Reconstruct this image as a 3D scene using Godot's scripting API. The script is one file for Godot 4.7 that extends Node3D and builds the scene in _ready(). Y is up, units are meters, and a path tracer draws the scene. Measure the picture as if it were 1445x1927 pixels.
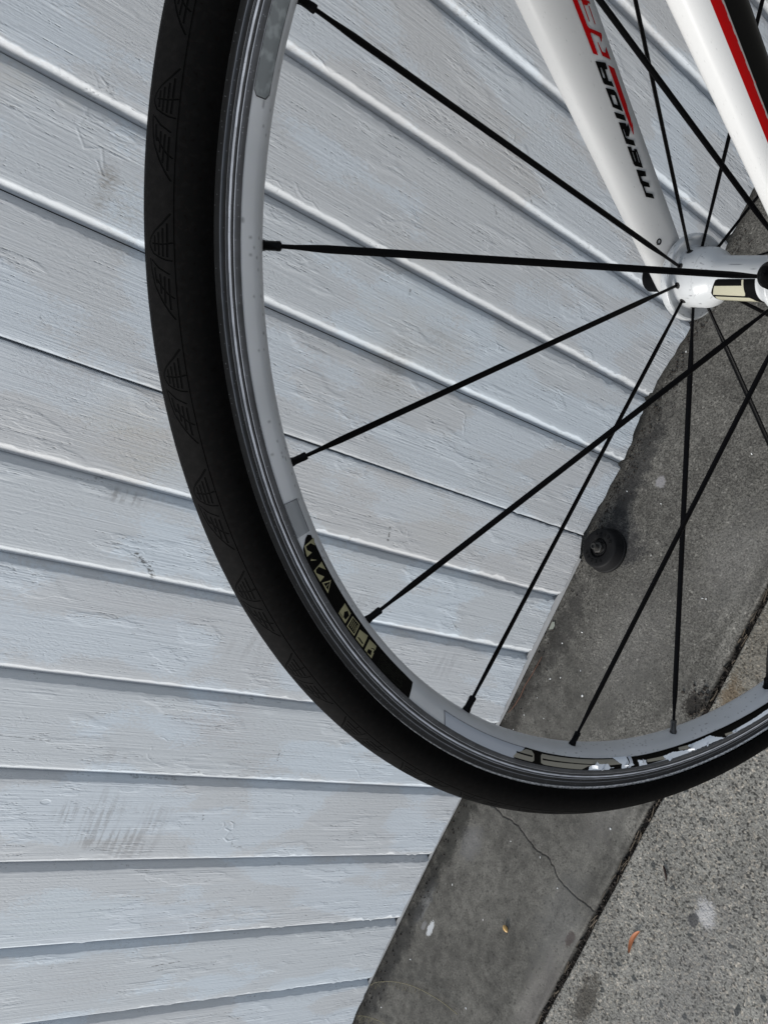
extends Node3D

const GROUND := -0.012
const TYRE_R := 0.3225
const TUBE_R := 0.0149
const PHASE := 1.9263
var counts := {}
var rng := RandomNumberGenerator.new()
var M := {}


# ---------------------------------------------------------------- mesh building
class MB:
	var v := PackedVector3Array()
	var n := PackedVector3Array()
	var uv := PackedVector2Array()
	var ix := PackedInt32Array()

	func vert(p: Vector3, nn: Vector3, t := Vector2.ZERO) -> int:
		v.append(p)
		n.append(nn)
		uv.append(t)
		return v.size() - 1

	# front faces run clockwise; each triangle is turned to agree with its normals
	func tri(a: int, b: int, c: int) -> void:
		var g := (v[b] - v[a]).cross(v[c] - v[a])
		if g.length_squared() < 1e-20:
			return
		if g.dot(n[a] + n[b] + n[c]) > 0.0:
			ix.append_array([a, c, b])
		else:
			ix.append_array([a, b, c])

	func quad(a: int, b: int, c: int, d: int) -> void:
		tri(a, b, c)
		tri(a, c, d)

	func flat(pts: Array, away: Vector3) -> void:
		var nn: Vector3 = (pts[1] - pts[0]).cross(pts[2] - pts[0]).normalized()
		if nn.dot(away) < 0.0:
			nn = -nn
		var f := v.size()
		for p in pts:
			vert(p, nn, Vector2(p.x, p.y))
		for k in range(1, pts.size() - 1):
			tri(f, f + k, f + k + 1)

	# p[i][j] points, normals from the surface itself; way = 1 or -1
	func grid(rows: int, cols: int, f: Callable, way: float, closed := false, uvf = null) -> void:
		var first := v.size()
		var pts := []
		for i in rows + 1:
			var row := PackedVector3Array()
			for j in cols + 1:
				row.append(f.call(float(i) / rows, float(j) / cols))
			pts.append(row)
		for i in rows + 1:
			for j in cols + 1:
				var du: Vector3 = pts[mini(i + 1, rows)][j] - pts[maxi(i - 1, 0)][j]
				var dv: Vector3
				if closed:
					dv = pts[i][(j + 1) % cols if j + 1 > cols else j + 1] - pts[i][j - 1 if j > 0 else cols - 1]
				else:
					dv = pts[i][mini(j + 1, cols)] - pts[i][maxi(j - 1, 0)]
				var nn := du.cross(dv).normalized() * way
				if nn.length_squared() < 0.5:
					nn = Vector3.UP
				var t := Vector2(float(j) / cols, float(i) / rows)
				if uvf != null:
					t = uvf.call(float(i) / rows, float(j) / cols, pts[i][j])
				vert(pts[i][j], nn, t)
		for i in rows:
			for j in cols:
				var a := first + i * (cols + 1) + j
				quad(a, a + 1, a + cols + 2, a + cols + 1)

	# profile of (radius, along z) in metres turned round z; sharp corners stay sharp
	func lathe(pr: Array, segs: int, urep := 1.0, v0 := 0.0, v1 := 1.0, from := 0.0, to := TAU) -> void:
		var m := pr.size()
		var nrm := []
		for k in m - 1:
			var t: Vector2 = (pr[k + 1] - pr[k]).normalized()
			nrm.append(Vector2(t.y, -t.x))
		for k in m - 1:
			var na: Vector2 = nrm[k]
			var nb: Vector2 = nrm[k]
			if k > 0 and nrm[k - 1].dot(nrm[k]) > 0.72:
				na = (nrm[k - 1] + nrm[k]).normalized()
			if k < m - 2 and nrm[k + 1].dot(nrm[k]) > 0.72:
				nb = (nrm[k + 1] + nrm[k]).normalized()
			var first := v.size()
			for s in segs + 1:
				var a := lerpf(from, to, float(s) / segs)
				var c := cos(a)
				var d := sin(a)
				var p: Vector2 = pr[k]
				var q: Vector2 = pr[k + 1]
				vert(Vector3(p.x * c, p.x * d, p.y), Vector3(na.x * c, na.x * d, na.y), Vector2(urep * s / segs, lerpf(v0, v1, float(k) / (m - 1))))
				vert(Vector3(q.x * c, q.x * d, q.y), Vector3(nb.x * c, nb.x * d, nb.y), Vector2(urep * s / segs, lerpf(v0, v1, float(k + 1) / (m - 1))))
			for s in segs:
				quad(first + s * 2, first + s * 2 + 1, first + s * 2 + 3, first + s * 2 + 2)

	# a round tube along points with one radius per point
	func tube(pts: Array, rad: Array, segs: int) -> void:
		var first := v.size()
		var up := Vector3(0.13, 0.31, 0.94)
		for k in pts.size():
			var t: Vector3 = (pts[mini(k + 1, pts.size() - 1)] - pts[maxi(k - 1, 0)]).normalized()
			var a := t.cross(up).normalized()
			var b := t.cross(a)
			for s in segs + 1:
				var w := TAU * s / segs
				var nn := a * cos(w) + b * sin(w)
				vert(pts[k] + nn * float(rad[k]), nn, Vector2(float(s) / segs, float(k)))
		for k in pts.size() - 1:
			for s in segs:
				var i := first + k * (segs + 1) + s
				quad(i, i + 1, i + segs + 2, i + segs + 1)
		for e in [0, pts.size() - 1]:
			var t: Vector3 = (pts[0] - pts[1]) if e == 0 else (pts[e] - pts[e - 1])
			var c := vert(pts[e], t.normalized())
			var r := v.size()
			for s in segs + 1:
				vert(v[first + e * (segs + 1) + s], t.normalized())
			for s in segs:
				tri(c, r + s, r + s + 1)

	func box(c: Vector3, s: Vector3, b := Basis.IDENTITY) -> void:
		for ax in 3:
			for sg in [-1.0, 1.0]:
				var o := Vector3.ZERO
				o[ax] = sg
				var p := Vector3.ZERO
				p[(ax + 1) % 3] = 1.0
				var q := Vector3.ZERO
				q[(ax + 2) % 3] = 1.0
				var pts := []
				for k in [[-1, -1], [1, -1], [1, 1], [-1, 1]]:
					pts.append(c + b * ((o + p * k[0] + q * k[1]) * s * 0.5))
				flat(pts, b * o)

	func mesh() -> ArrayMesh:
		var a := []
		a.resize(Mesh.ARRAY_MAX)
		a[Mesh.ARRAY_VERTEX] = v
		a[Mesh.ARRAY_NORMAL] = n
		a[Mesh.ARRAY_TEX_UV] = uv
		a[Mesh.ARRAY_INDEX] = ix
		var m := ArrayMesh.new()
		m.add_surface_from_arrays(Mesh.PRIMITIVE_TRIANGLES, a)
		return m


func numbered(called: String, parent: Node) -> String:
	var key := str(parent.get_instance_id()) + called
	var k: int = counts.get(key, 0)
	counts[key] = k + 1
	return called if k == 0 else "%s_%03d" % [called, k]


func put(called: String, mesh: Mesh, mat: Material, parent: Node = self) -> MeshInstance3D:
	var o := MeshInstance3D.new()
	o.name = numbered(called, parent)
	o.mesh = mesh
	o.material_override = mat
	parent.add_child(o, true)
	return o


func node(called: String, parent: Node, at := Transform3D.IDENTITY) -> Node3D:
	var o := Node3D.new()
	o.name = numbered(called, parent)
	o.transform = at
	parent.add_child(o, true)
	return o


func tag(o: Node, label: String, category := "", group := "", kind := "") -> Node:
	for p in [["label", label], ["category", category], ["group", group], ["kind", kind]]:
		if p[1] != "":
			o.set_meta(p[0], p[1])
	return o


func mat(called: String, lin: Color, rough: float, metal := 0.0, spec := 0.5) -> StandardMaterial3D:
	var m := StandardMaterial3D.new()
	m.resource_name = called
	m.albedo_color = lin.linear_to_srgb()
	m.roughness = rough
	m.metallic = metal
	m.metallic_specular = spec
	M[called] = m
	return m


# ---------------------------------------------------------------- texture helpers
func layer(w: int, h: int, sd: int, freq: float, oct := 1, squash := 1.0, type := FastNoiseLite.TYPE_SIMPLEX, cells := false) -> PackedByteArray:
	var f := FastNoiseLite.new()
	f.seed = sd
	f.noise_type = type
	f.frequency = freq
	f.fractal_type = FastNoiseLite.FRACTAL_FBM if oct > 1 else FastNoiseLite.FRACTAL_NONE
	f.fractal_octaves = oct
	if cells:
		f.cellular_return_type = FastNoiseLite.RETURN_CELL_VALUE
		f.cellular_jitter = 1.0
	var im := f.get_image(w, maxi(8, int(h * squash)), false, false, true)
	if im.get_height() != h:
		im.resize(w, h, Image.INTERPOLATE_CUBIC)
	im.convert(Image.FORMAT_L8)
	return im.get_data()


func tex_rgb(w: int, h: int, d: PackedByteArray) -> ImageTexture:
	return ImageTexture.create_from_image(Image.create_from_data(w, h, false, Image.FORMAT_RGB8, d))


func tex_h(w: int, h: int, d: PackedFloat32Array) -> ImageTexture:
	return ImageTexture.create_from_image(Image.create_from_data(w, h, false, Image.FORMAT_RF, d.to_byte_array()))


func step01(a: float, b: float, x: float) -> float:
	return clampf((x - a) / (b - a), 0.0, 1.0)


# linear value to an sRGB byte through a table
var srgb := PackedByteArray()


func make_srgb() -> void:
	srgb.resize(1025)
	for i in 1025:
		srgb[i] = clampi(int(round(Color(i / 1024.0, 0, 0).linear_to_srgb().r * 255.0)), 0, 255)


func fill_poly(im: Image, poly: PackedVector2Array, c: Color) -> void:
	var lo := poly[0]
	var hi := poly[0]
	for p in poly:
		lo = lo.min(p)
		hi = hi.max(p)
	for y in range(maxi(0, int(lo.y) - 1), mini(im.get_height(), int(hi.y) + 2)):
		for x in range(maxi(0, int(lo.x) - 1), mini(im.get_width(), int(hi.x) + 2)):
			var hit := 0
			for k in 9:
				if Geometry2D.is_point_in_polygon(Vector2(x + (k % 3 + 0.5) / 3.0, y + (k / 3 + 0.5) / 3.0), poly):
					hit += 1
			if hit:
				var o := im.get_pixel(x, y)
				var s := hit / 9.0
				if o.a <= 0.0:
					im.set_pixel(x, y, Color(c.r, c.g, c.b, c.a * s))
				else:
					var q := o.lerp(c, s)
					q.a = maxf(o.a, lerpf(o.a, c.a, s))
					im.set_pixel(x, y, q)


func stroke(arr: PackedFloat32Array, w: int, h: int, pts: Array, wide: float, val: float, wrap := false) -> void:
	for k in pts.size() - 1:
		var a: Vector2 = pts[k]
		var b: Vector2 = pts[k + 1]
		var lo := a.min(b) - Vector2.ONE * (wide + 1.5)
		var hi := a.max(b) + Vector2.ONE * (wide + 1.5)
		for y in range(maxi(0, int(lo.y)), mini(h, int(hi.y) + 1)):
			for x in range(int(lo.x), int(hi.x) + 1):
				if not wrap and (x < 0 or x >= w):
					continue
				var d := Vector2(x, y).distance_to(Geometry2D.get_closest_point_to_segment(Vector2(x, y), a, b))
				var s := 1.0 - step01(wide - 0.8, wide + 0.8, d)
				if s > 0.0:
					var i := y * w + posmod(x, w)
					arr[i] = lerpf(arr[i], val, s)


# ---------------------------------------------------------------- painted boards
# Colour and relief of old brushed paint for x0..x0+wid, from y = 0.78 down to -0.02. Marks: [x, y, rx, ry, r, g, b, strength, streaky]
func paint_texture(x0: float, wid: float, w: int, h: int, sd: int, edges: Array, tints: Array, marks: Array, scratches: Array, curls: Array) -> Array:
	var top := 0.78
	var tall := 0.80
	var g1 := layer(w, h, sd, 0.30, 3, 0.020)
	var g2 := layer(w, h, sd + 1, 0.11, 2, 0.03)
	var iso := layer(w, h, sd + 2, 0.11, 4)
	var pl := layer(w, h, sd + 3, 0.014, 5, 0.5)
	var lo := layer(w, h, sd + 4, 0.0040, 4, 0.7)
	var ms := layer(w, h, sd + 5, 0.007, 3, 0.7)
	var cr := layer(w, h, sd + 6, 0.045, 3, 0.07)
	var cx := layer(w, h, sd + 7, 0.028, 3, 0.8)
	var rl := layer(w, h, sd + 8, 0.16, 3, 0.8)
	var sw := layer(h, w, sd + 9, 0.11, 3, 0.05)   # swipes across the grain
	var ridge := PackedFloat32Array()
	ridge.resize(w * h)
	for k in 150:
		var at := Vector2(rng.randf() * w, rng.randf() * h)
		var dir := rng.randf() * TAU
		var pts := [at]
		for t in rng.randi_range(2, 7):
			dir += rng.randf_range(-0.9, 0.9)
			at += Vector2(cos(dir) * 2.0, sin(dir) * 1.6) * rng.randf_range(2.0, 6.0)
			pts.append(at)
		stroke(ridge, w, h, pts, rng.randf_range(0.6, 1.6), rng.randf_range(-0.5, 1.0))
	for c in curls:
		var pts := []
		for k in range(0, c.size() - 2, 2):
			pts.append(Vector2((c[k] - x0) / wid * w, (top - c[k + 1]) / tall * h))
		stroke(ridge, w, h, pts, c[c.size() - 2], c[c.size() - 1])
	var line := PackedFloat32Array()
	line.resize(w * h)
	for a in scratches:
		var pts := []
		for k in range(0, a.size() - 2, 2):
			pts.append(Vector2((a[k] - x0) / wid * w, (top - a[k + 1]) / tall * h))
		stroke(line, w, h, pts, a[a.size() - 2], a[a.size() - 1])
	var col := PackedByteArray()
	col.resize(w * h * 3)
	var hei := PackedFloat32Array()
	hei.resize(w * h)
	var tone := PackedFloat32Array()
	tone.resize(w * 3)
	var fresh_at := PackedFloat32Array()
	fresh_at.resize(w)
	for i in w:
		var x := x0 + wid * (i + 0.5) / w
		var k := 0
		while k < edges.size() - 1 and x < edges[k + 1]:
			k += 1
		var t: Color = tints[k % tints.size()]
		tone[i * 3] = t.r
		tone[i * 3 + 1] = t.g
		tone[i * 3 + 2] = t.b
		fresh_at[i] = 0.50 + 0.10 * sin(k * 2.4)
	for j in h:
		var y := top - tall * (j + 0.5) / h
		var low := 1.0 - clampf(y / 0.07, 0.0, 1.0)
		for i in w:
			var p := j * w + i
			var g := (g1[p] * 0.55 + g2[p] * 0.45) / 255.0 - 0.5
			var s := iso[p] / 255.0 - 0.5
			var q := pl[p] / 255.0
			var m := ms[p] / 255.0
			var rough := 0.35 + 1.1 * step01(0.42, 0.68, m) + 1.1 * low
			var e1 := clampf((q - 0.535) * 34.0, 0.0, 1.0)
			var e2 := clampf((q - 0.40) * 34.0, 0.0, 1.0)
			var crack := 0.0
			var peel := step01(0.57, 0.68, m) + low
			var c := absf(cr[p] / 255.0 - 0.5)
			if c < 0.020 and m > 0.56 - 0.2 * low:
				crack = (1.0 - c / 0.020) * clampf((m - 0.56 + 0.2 * low) * 10.0, 0.0, 1.0) * clampf(absf(s) * 5.0 - 0.2, 0.0, 1.0)
			var c2 := absf(cx[p] / 255.0 - 0.5)
			if c2 < 0.010 and m < 0.42:
				crack = maxf(crack, (1.0 - c2 / 0.010) * 0.55 * clampf((0.42 - m) * 9.0, 0.0, 1.0))
			var roll := (rl[p] / 255.0 - 0.5) * step01(0.55, 0.35, m)
			if g1[p] < 26 and rl[p] < 92:
				crack = maxf(crack, 0.75)
			hei[p] = 0.23 * g * (0.7 + 0.4 * rough) + 0.06 * s * rough + 0.16 * e1 * minf(peel, 1.2) + 0.08 * e2 * minf(peel + 0.06, 1.2) + 0.12 * roll - 0.40 * crack + 0.22 * ridge[p]
			var fresh := clampf((lo[p] / 255.0 - fresh_at[i]) * 9.0 + s * 1.6, 0.0, 1.0)
			var k := (1.0 + 0.085 * g + 0.03 * s + 0.035 * e1 * minf(peel, 1.0)) * (1.0 - 0.55 * crack) * (0.94 + 0.08 * fresh)
			col[p * 3] = srgb[int(clampf(tone[i * 3] * k * (1.0 - 0.030 * fresh), 0.0, 1.0) * 1024.0)]
			col[p * 3 + 1] = srgb[int(clampf(tone[i * 3 + 1] * k * (1.0 + 0.012 * fresh), 0.0, 1.0) * 1024.0)]
			col[p * 3 + 2] = srgb[int(clampf(tone[i * 3 + 2] * k * (1.0 + 0.050 * fresh), 0.0, 1.0) * 1024.0)]
	for a in marks:
		var ci: float = (a[0] - x0) / wid * w
		var cj: float = (top - a[1]) / tall * h
		var ri: float = a[2] / wid * w
		var rj: float = a[3] / tall * h
		for j in range(maxi(0, int(cj - rj * 1.6)), mini(h, int(cj + rj * 1.6))):
			for i in range(maxi(0, int(ci - ri * 1.6)), mini(w, int(ci + ri * 1.6))):
				var p := j * w + i
				var d := Vector2((i - ci) / ri, (j - cj) / rj).length() + (pl[p] - 128.0) / 260.0 + (iso[p] - 128.0) / 700.0
				var s: float = clampf(1.25 - d, 0.0, 1.0)
				if a[8] >= 1.2:
					s *= clampf(a[8] * ((sw[i * h + j] - 128.0) / 70.0 + (iso[p] - 128.0) / 150.0 + 0.25), 0.0, 1.3)
				elif a[8] > 0.0:
					s *= clampf(1.0 + a[8] * ((rl[p] - 128.0) / 90.0 + (g2[(j * w + i)] - 128.0) / 120.0 - 0.35), 0.0, 1.4)
				s = clampf(s * a[7], 0.0, 1.0)
				for k in 3:
					col[p * 3 + k] = int(lerpf(col[p * 3 + k], a[4 + k] * 255.0, s))
	for p in w * h:
		if line[p] > 0.0:
			var s: float = line[p] * 0.7 * clampf((iso[p] + rl[p] * 0.5 - 185.0) / 50.0, 0.0, 1.0)
			for k in 3:
				col[p * 3 + k] = int(lerpf(col[p * 3 + k], 45.0, s))
			hei[p] -= 0.10 * line[p]
	return [tex_rgb(w, h, col), tex_h(w, h, hei)]


func paint_material(called: String, t: Array) -> StandardMaterial3D:
	var m := mat(called, Color.WHITE, 0.46, 0.0, 0.75)
	m.albedo_texture = t[0]
	m.heightmap_enabled = true
	m.heightmap_texture = t[1]
	m.heightmap_scale = 0.088
	return m


var edge_noise := FastNoiseLite.new()


# One board from x = xr (right) to xl (left), face at z = 0, with bevelled edges and a ragged lower end
func board(xl: float, xr: float, cl: float, cr: float, dl: float, dr: float, ends: Callable, ragged: float, tx0: float, twid: float, zf: float) -> ArrayMesh:
	var mb := MB.new()
	var ins := 12
	var xs := []   # (kind, a): kind 0 = from left edge, 1 = from right edge, 2 = share of the width
	var hw := xr - xl
	var prof := [Vector2(0.0004, -0.022), Vector2(0.0004, -dl), Vector2(cl * 0.5, -dl * 0.5), Vector2(cl - 0.0008, -0.0007), Vector2(cl + 0.0006, 0.0)]
	for k in range(1, ins):
		prof.append(Vector2(lerpf(cl + 0.0006, hw - cr - 0.0006, float(k) / ins), 0.0))
	prof.append_array([Vector2(hw - cr - 0.0006, 0.0), Vector2(hw - cr + 0.0008, -0.0007), Vector2(hw - cr * 0.5, -dr * 0.5), Vector2(hw - 0.0004, -dr), Vector2(hw - 0.0004, -0.022)])
	var ys := []
	var yy := 0.0
	while yy < 0.80:
		ys.append(yy)
		yy += 0.0035 if yy < 0.02 else 0.0055
	ys.append_array([0.95, 1.3, 1.8, 2.3])
	var first := mb.v.size()
	var np := prof.size()
	var nrm := []
	for k in np:
		var t: Vector2 = prof[mini(k + 1, np - 1)] - prof[maxi(k - 1, 0)]
		if k == 2 or k == np - 3:
			t = prof[k + 1] - prof[k - 1]
		var nn := Vector3(-t.y, 0, t.x).normalized()
		if k > 4 and k < np - 5:
			nn = Vector3(0, 0, 1)
		if k == 1 or k == 2:
			nn = Vector3(-dl, 0, cl).normalized()
		elif k == np - 2 or k == np - 3:
			nn = Vector3(dr, 0, cr).normalized()
		nrm.append(nn)
	for r in ys.size():
		for k in np:
			var p: Vector2 = prof[k]
			var y: float = ys[r]
			var jit := 0.0
			if k == 3 or k == 4 or k == np - 4 or k == np - 5:
				var rag := 1.0 + 2.0 * (1.0 - clampf(y / 0.15, 0.0, 1.0))
				if k < 8 and xl < -0.15 and y < 0.42:
					rag += 1.6 * clampf(edge_noise.get_noise_2d(xl * 500.0, y * 60.0) * 4.0 + 0.4, 0.0, 1.0)
				jit = (edge_noise.get_noise_2d(xl * 3000.0 + (0.0 if k < 8 else 77.0), y * 1000.0) + 0.7 * edge_noise.get_noise_2d(xl * 3000.0 + (0.0 if k < 8 else 77.0), y * 260.0)) * 0.0010 * rag
			var x := xl + p.x + jit
			if r == 0:
				y = ends.call(x) + ragged * (edge_noise.get_noise_2d(x * 4000.0, 11.0) + 0.6 * edge_noise.get_noise_2d(x * 900.0, 40.0))
			elif r < 7:
				y += ends.call(x) * (1.0 - r / 7.0)
			mb.vert(Vector3(x, y, p.y + zf), nrm[k], Vector2((x - tx0) / twid, (0.78 - y) / 0.80))
	for r in ys.size() - 1:
		for k in np - 1:
			var a := first + r * np + k
			mb.quad(a, a + 1, a + np + 1, a + np)
	# the end grain
	for k in range(1, np - 2):
		var a := mb.v[first + k]
		var b := mb.v[first + k + 1]
		mb.flat([a, b, Vector3(b.x, b.y + 0.001, zf - 0.022), Vector3(a.x, a.y + 0.001, zf - 0.022)], Vector3.DOWN)
	return mb.mesh()


# ---------------------------------------------------------------- concrete
# Colour and relief for x0..x0+wid and z0..z0+dep; smooth trowelled (rough = 0) or with its aggregate laid bare (rough = 1)
func concrete_texture(x0: float, wid: float, z0: float, dep: float, w: int, h: int, sd: int, rough: float, marks: Array, cracks: Array) -> Array:
	var pxm := w / wid / 1000.0
	var lo := layer(w, h, sd, 0.009 / pxm, 4)
	var md := layer(w, h, sd + 1, 0.045 / pxm, 4)
	var fi := layer(w, h, sd + 2, 0.33, 2)
	var ca := layer(w, h, sd + 3, 0.58 / pxm, 1, 1.0, FastNoiseLite.TYPE_CELLULAR, true)
	var cb := layer(w, h, sd + 4, 0.24 / pxm, 1, 1.0, FastNoiseLite.TYPE_CELLULAR, true)
	var cc := layer(w, h, sd + 5, 0.95 / pxm, 1, 1.0, FastNoiseLite.TYPE_CELLULAR, true)
	var scuff := layer(h, w, sd + 6, 0.05 / pxm, 3, 0.12)
	var line := PackedFloat32Array()
	line.resize(w * h)
	for c in cracks:
		var pts := []
		for k in range(0, c.size() - 1, 2):
			pts.append(Vector2((c[k] / 1000.0 - x0) / wid * w, (c[k + 1] / 1000.0 - z0) / dep * h))
		# crooked at a small scale
		var fine := []
		for k in pts.size() - 1:
			var a: Vector2 = pts[k]
			var b: Vector2 = pts[k + 1]
			var parts := maxi(1, int(a.distance_to(b) / 5.0))
			for t in parts:
				fine.append(a.lerp(b, float(t) / parts) + Vector2(rng.randf_range(-1.3, 1.3), rng.randf_range(-1.3, 1.3)))
		fine.append(pts[-1])
		stroke(line, w, h, fine, c[-1], 1.0)
	var col := PackedByteArray()
	col.resize(w * h * 3)
	var hei := PackedFloat32Array()
	hei.resize(w * h)
	for j in h:
		var z := z0 + dep * (j + 0.5) / h
		for i in w:
			var p := j * w + i
			var x := x0 + wid * (i + 0.5) / w
			var l := lo[p] / 255.0 - 0.5
			var d := md[p] / 255.0 - 0.5
			var f := fi[p] / 255.0 - 0.5
			var a := ca[p] / 255.0
			var b := cb[p] / 255.0
			var c := cc[p] / 255.0
			var k := 0.0
			var hh := 0.0
			var warm := 1.0
			if rough > 0.5:
				k = 0.188 * (1.0 + 0.35 * l + 0.3 * d)
				k *= 0.58 + 0.84 * c
				if a < 0.13:
					k *= 0.30 + 1.2 * a
				elif a > 0.86:
					k *= 1.0 + (a - 0.86) * 5.0
					warm = 1.06
				if b < 0.014:
					k = lerpf(k, 0.045, 0.85)
					warm = 0.93
				elif b > 0.975:
					k = lerpf(k, 0.22, 0.6)
				hh = 0.35 * f + 0.5 * (c - 0.5) + 0.45 * (0.0 if a > 0.2 else a - 0.2) * 4.0 + 0.3 * d
			else:
				# sandier away from the door, trowelled smooth in front of it
				var sand := clampf((x + 0.33) / 0.20 + d * 0.8 + l, 0.22, 1.0)
				k = 0.092 * (1.0 + 0.5 * l + 0.55 * d * (1.1 - 0.35 * sand))
				k *= 1.0 + (1.05 * (c - 0.5) + 0.5 * f) * (0.32 + 0.68 * sand)
				if a < 0.07 and b > 0.35:
					k *= 0.62
				if a > 0.965:
					k *= 1.0 + 0.7 * sand
				var near := clampf((z - 0.165) / 0.04, 0.0, 1.0)
				k *= 1.0 + near * (0.16 + 1.1 * (scuff[i * h + j] / 255.0 - 0.5))
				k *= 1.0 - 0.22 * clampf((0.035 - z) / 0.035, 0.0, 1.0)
				hh = (0.30 * f + 0.40 * (c - 0.5)) * (0.2 + 0.8 * sand) + 0.35 * d
				warm = 1.01
			if line[p] > 0.0:
				k *= 1.0 - 0.82 * line[p]
				hh -= 1.2 * line[p]
			hei[p] = hh
			k = clampf(k, 0.01, 0.9)
			col[p * 3] = srgb[int(k * warm * 1.04 * 1024.0)]
			col[p * 3 + 1] = srgb[int(k * 1024.0)]
			col[p * 3 + 2] = srgb[int(k / warm * 0.90 * 1024.0)]
	for m in marks:
		var ci: float = (m[0] - x0) / wid * w
		var cj: float = (m[1] - z0) / dep * h
		var ri: float = m[2] / wid * w
		var rj: float = m[3] / dep * h
		for j in range(maxi(0, int(cj - rj * 1.7)), mini(h, int(cj + rj * 1.7))):
			for i in range(maxi(0, int(ci - ri * 1.7)), mini(w, int(ci + ri * 1.7))):
				var p := j * w + i
				var d := Vector2((i - ci) / ri, (j - cj) / rj).length() + (md[p] - 128.0) / 300.0 + (cc[p] - 128.0) / 600.0
				var s: float = clampf((1.0 - d) * m[8] + 0.5, 0.0, 1.0) * m[7]
				for k in 3:
					col[p * 3 + k] = int(lerpf(col[p * 3 + k], m[4 + k] * 255.0, s))
	return [tex_rgb(w, h, col), tex_h(w, h, hei)]


func slab(x0: float, x1: float, z0: float, z1: float, top: float, bottom: float, tx0: float, twid: float, tz0: float, tdep: float) -> ArrayMesh:
	var mb := MB.new()
	var r := 0.003
	var uvf := func(_a, _b, p): return Vector2((p.x - tx0) / twid, (p.z - tz0) / tdep)
	var rows := [[z0, bottom], [z0, top - r], [z0 + r * 0.3, top - r * 0.3], [z0 + r, top], [z1 - r, top], [z1 - r * 0.3, top - r * 0.3], [z1, top - r], [z1, bottom]]
	var up := [Vector3(0, 0, -1), Vector3(0, 0.3, -1), Vector3(0, 1, -1), Vector3(0, 1, 0), Vector3(0, 1, 0), Vector3(0, 1, 1), Vector3(0, 0.3, 1), Vector3(0, 0, 1)]
	var parts := 240
	for k in rows.size():
		for i in parts + 1:
			var x := lerpf(x0, x1, float(i) / parts)
			var jit := 0.0
			if k > 0 and k < rows.size() - 1 and k != 3 and k != 4:
				jit = edge_noise.get_noise_2d(x * 900.0, 300.0 + z0 * 100.0 + (50.0 if k > 3 else 0.0)) * 0.0013
			var p := Vector3(x, rows[k][1], rows[k][0] + jit)
			mb.vert(p, up[k].normalized(), uvf.call(0, 0, p))
	for k in rows.size() - 1:
		for i in parts:
			var a := k * (parts + 1) + i
			mb.quad(a, a + 1, a + parts + 2, a + parts + 1)
	return mb.mesh()


func textured(called: String, t: Array, rough: float, relief: float) -> StandardMaterial3D:
	var m := mat(called, Color.WHITE, rough, 0.0, 0.35)
	m.albedo_texture = t[0]
	m.heightmap_enabled = true
	m.heightmap_texture = t[1]
	m.heightmap_scale = relief
	return m


# ---------------------------------------------------------------- the wheel
func mm(a: Array) -> Array:
	var o := []
	for k in range(0, a.size(), 2):
		o.append(Vector2(a[k], a[k + 1]) * 0.001)
	return o


# height of the rim's side above the wheel's middle plane at radius r
func rim_side(r: float) -> float:
	var pr := [[0.2925, 0.0030], [0.2932, 0.0055], [0.2946, 0.0076], [0.2965, 0.0088], [0.2990, 0.0095], [0.3036, 0.0100], [0.3050, 0.0100]]
	for k in pr.size() - 1:
		if r <= pr[k + 1][0]:
			return lerpf(pr[k][1], pr[k + 1][1], clampf((r - pr[k][0]) / (pr[k + 1][0] - pr[k][0]), 0.0, 1.0))
	return 0.0100


# a printed film on the near side of the rim, degrees a0..a1 and radii r0..r1, picture left = a0, top = r0 (towards the hub)
func rim_film(a0: float, a1: float, r0: float, r1: float, off: float) -> ArrayMesh:
	var mb := MB.new()
	mb.grid(8, int((a1 - a0) * 2.0), func(i, j):
		var a := deg_to_rad(lerpf(a0, a1, j))
		var r := lerpf(r0, r1, i)
		return Vector3(r * cos(a), r * sin(a), rim_side(r) + off), 1.0)
	for k in mb.n.size():
		if mb.n[k].z < 0.0:
			mb.n[k] = -mb.n[k]
	var fixed := MB.new()
	fixed.v = mb.v
	fixed.n = mb.n
	fixed.uv = mb.uv
	for k in range(0, mb.ix.size(), 3):
		fixed.tri(mb.ix[k], mb.ix[k + 1], mb.ix[k + 2])
	return fixed.mesh()


func film_material(called: String, im: Image, rough := 0.42) -> StandardMaterial3D:
	var m := mat(called, Color.WHITE, rough, 0.0, 0.2)
	m.albedo_texture = ImageTexture.create_from_image(im)
	m.transparency = BaseMaterial3D.TRANSPARENCY_ALPHA
	return m


# polygons given in hundredths of a degree and hundredths of a millimetre, on a film
func film_poly(im: Image, a: Array, a0: float, a1: float, r0: float, r1: float, c: Color, ragged := 0.0) -> void:
	var p := PackedVector2Array()
	for k in range(0, a.size(), 2):
		p.append(Vector2((a[k] / 100.0 - a0) / (a1 - a0) * im.get_width(), (a[k + 1] / 100000.0 - r0) / (r1 - r0) * im.get_height()))
	if ragged > 0.0:
		var q := PackedVector2Array()
		for k in p.size():
			var b := p[(k + 1) % p.size()]
			var parts := maxi(1, int(p[k].distance_to(b) / 5.0))
			for t in parts:
				q.append(p[k].lerp(b, float(t) / parts) + Vector2(rng.randf_range(-ragged, ragged), rng.randf_range(-ragged, ragged)))
		p = q
	fill_poly(im, p, c)


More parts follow.
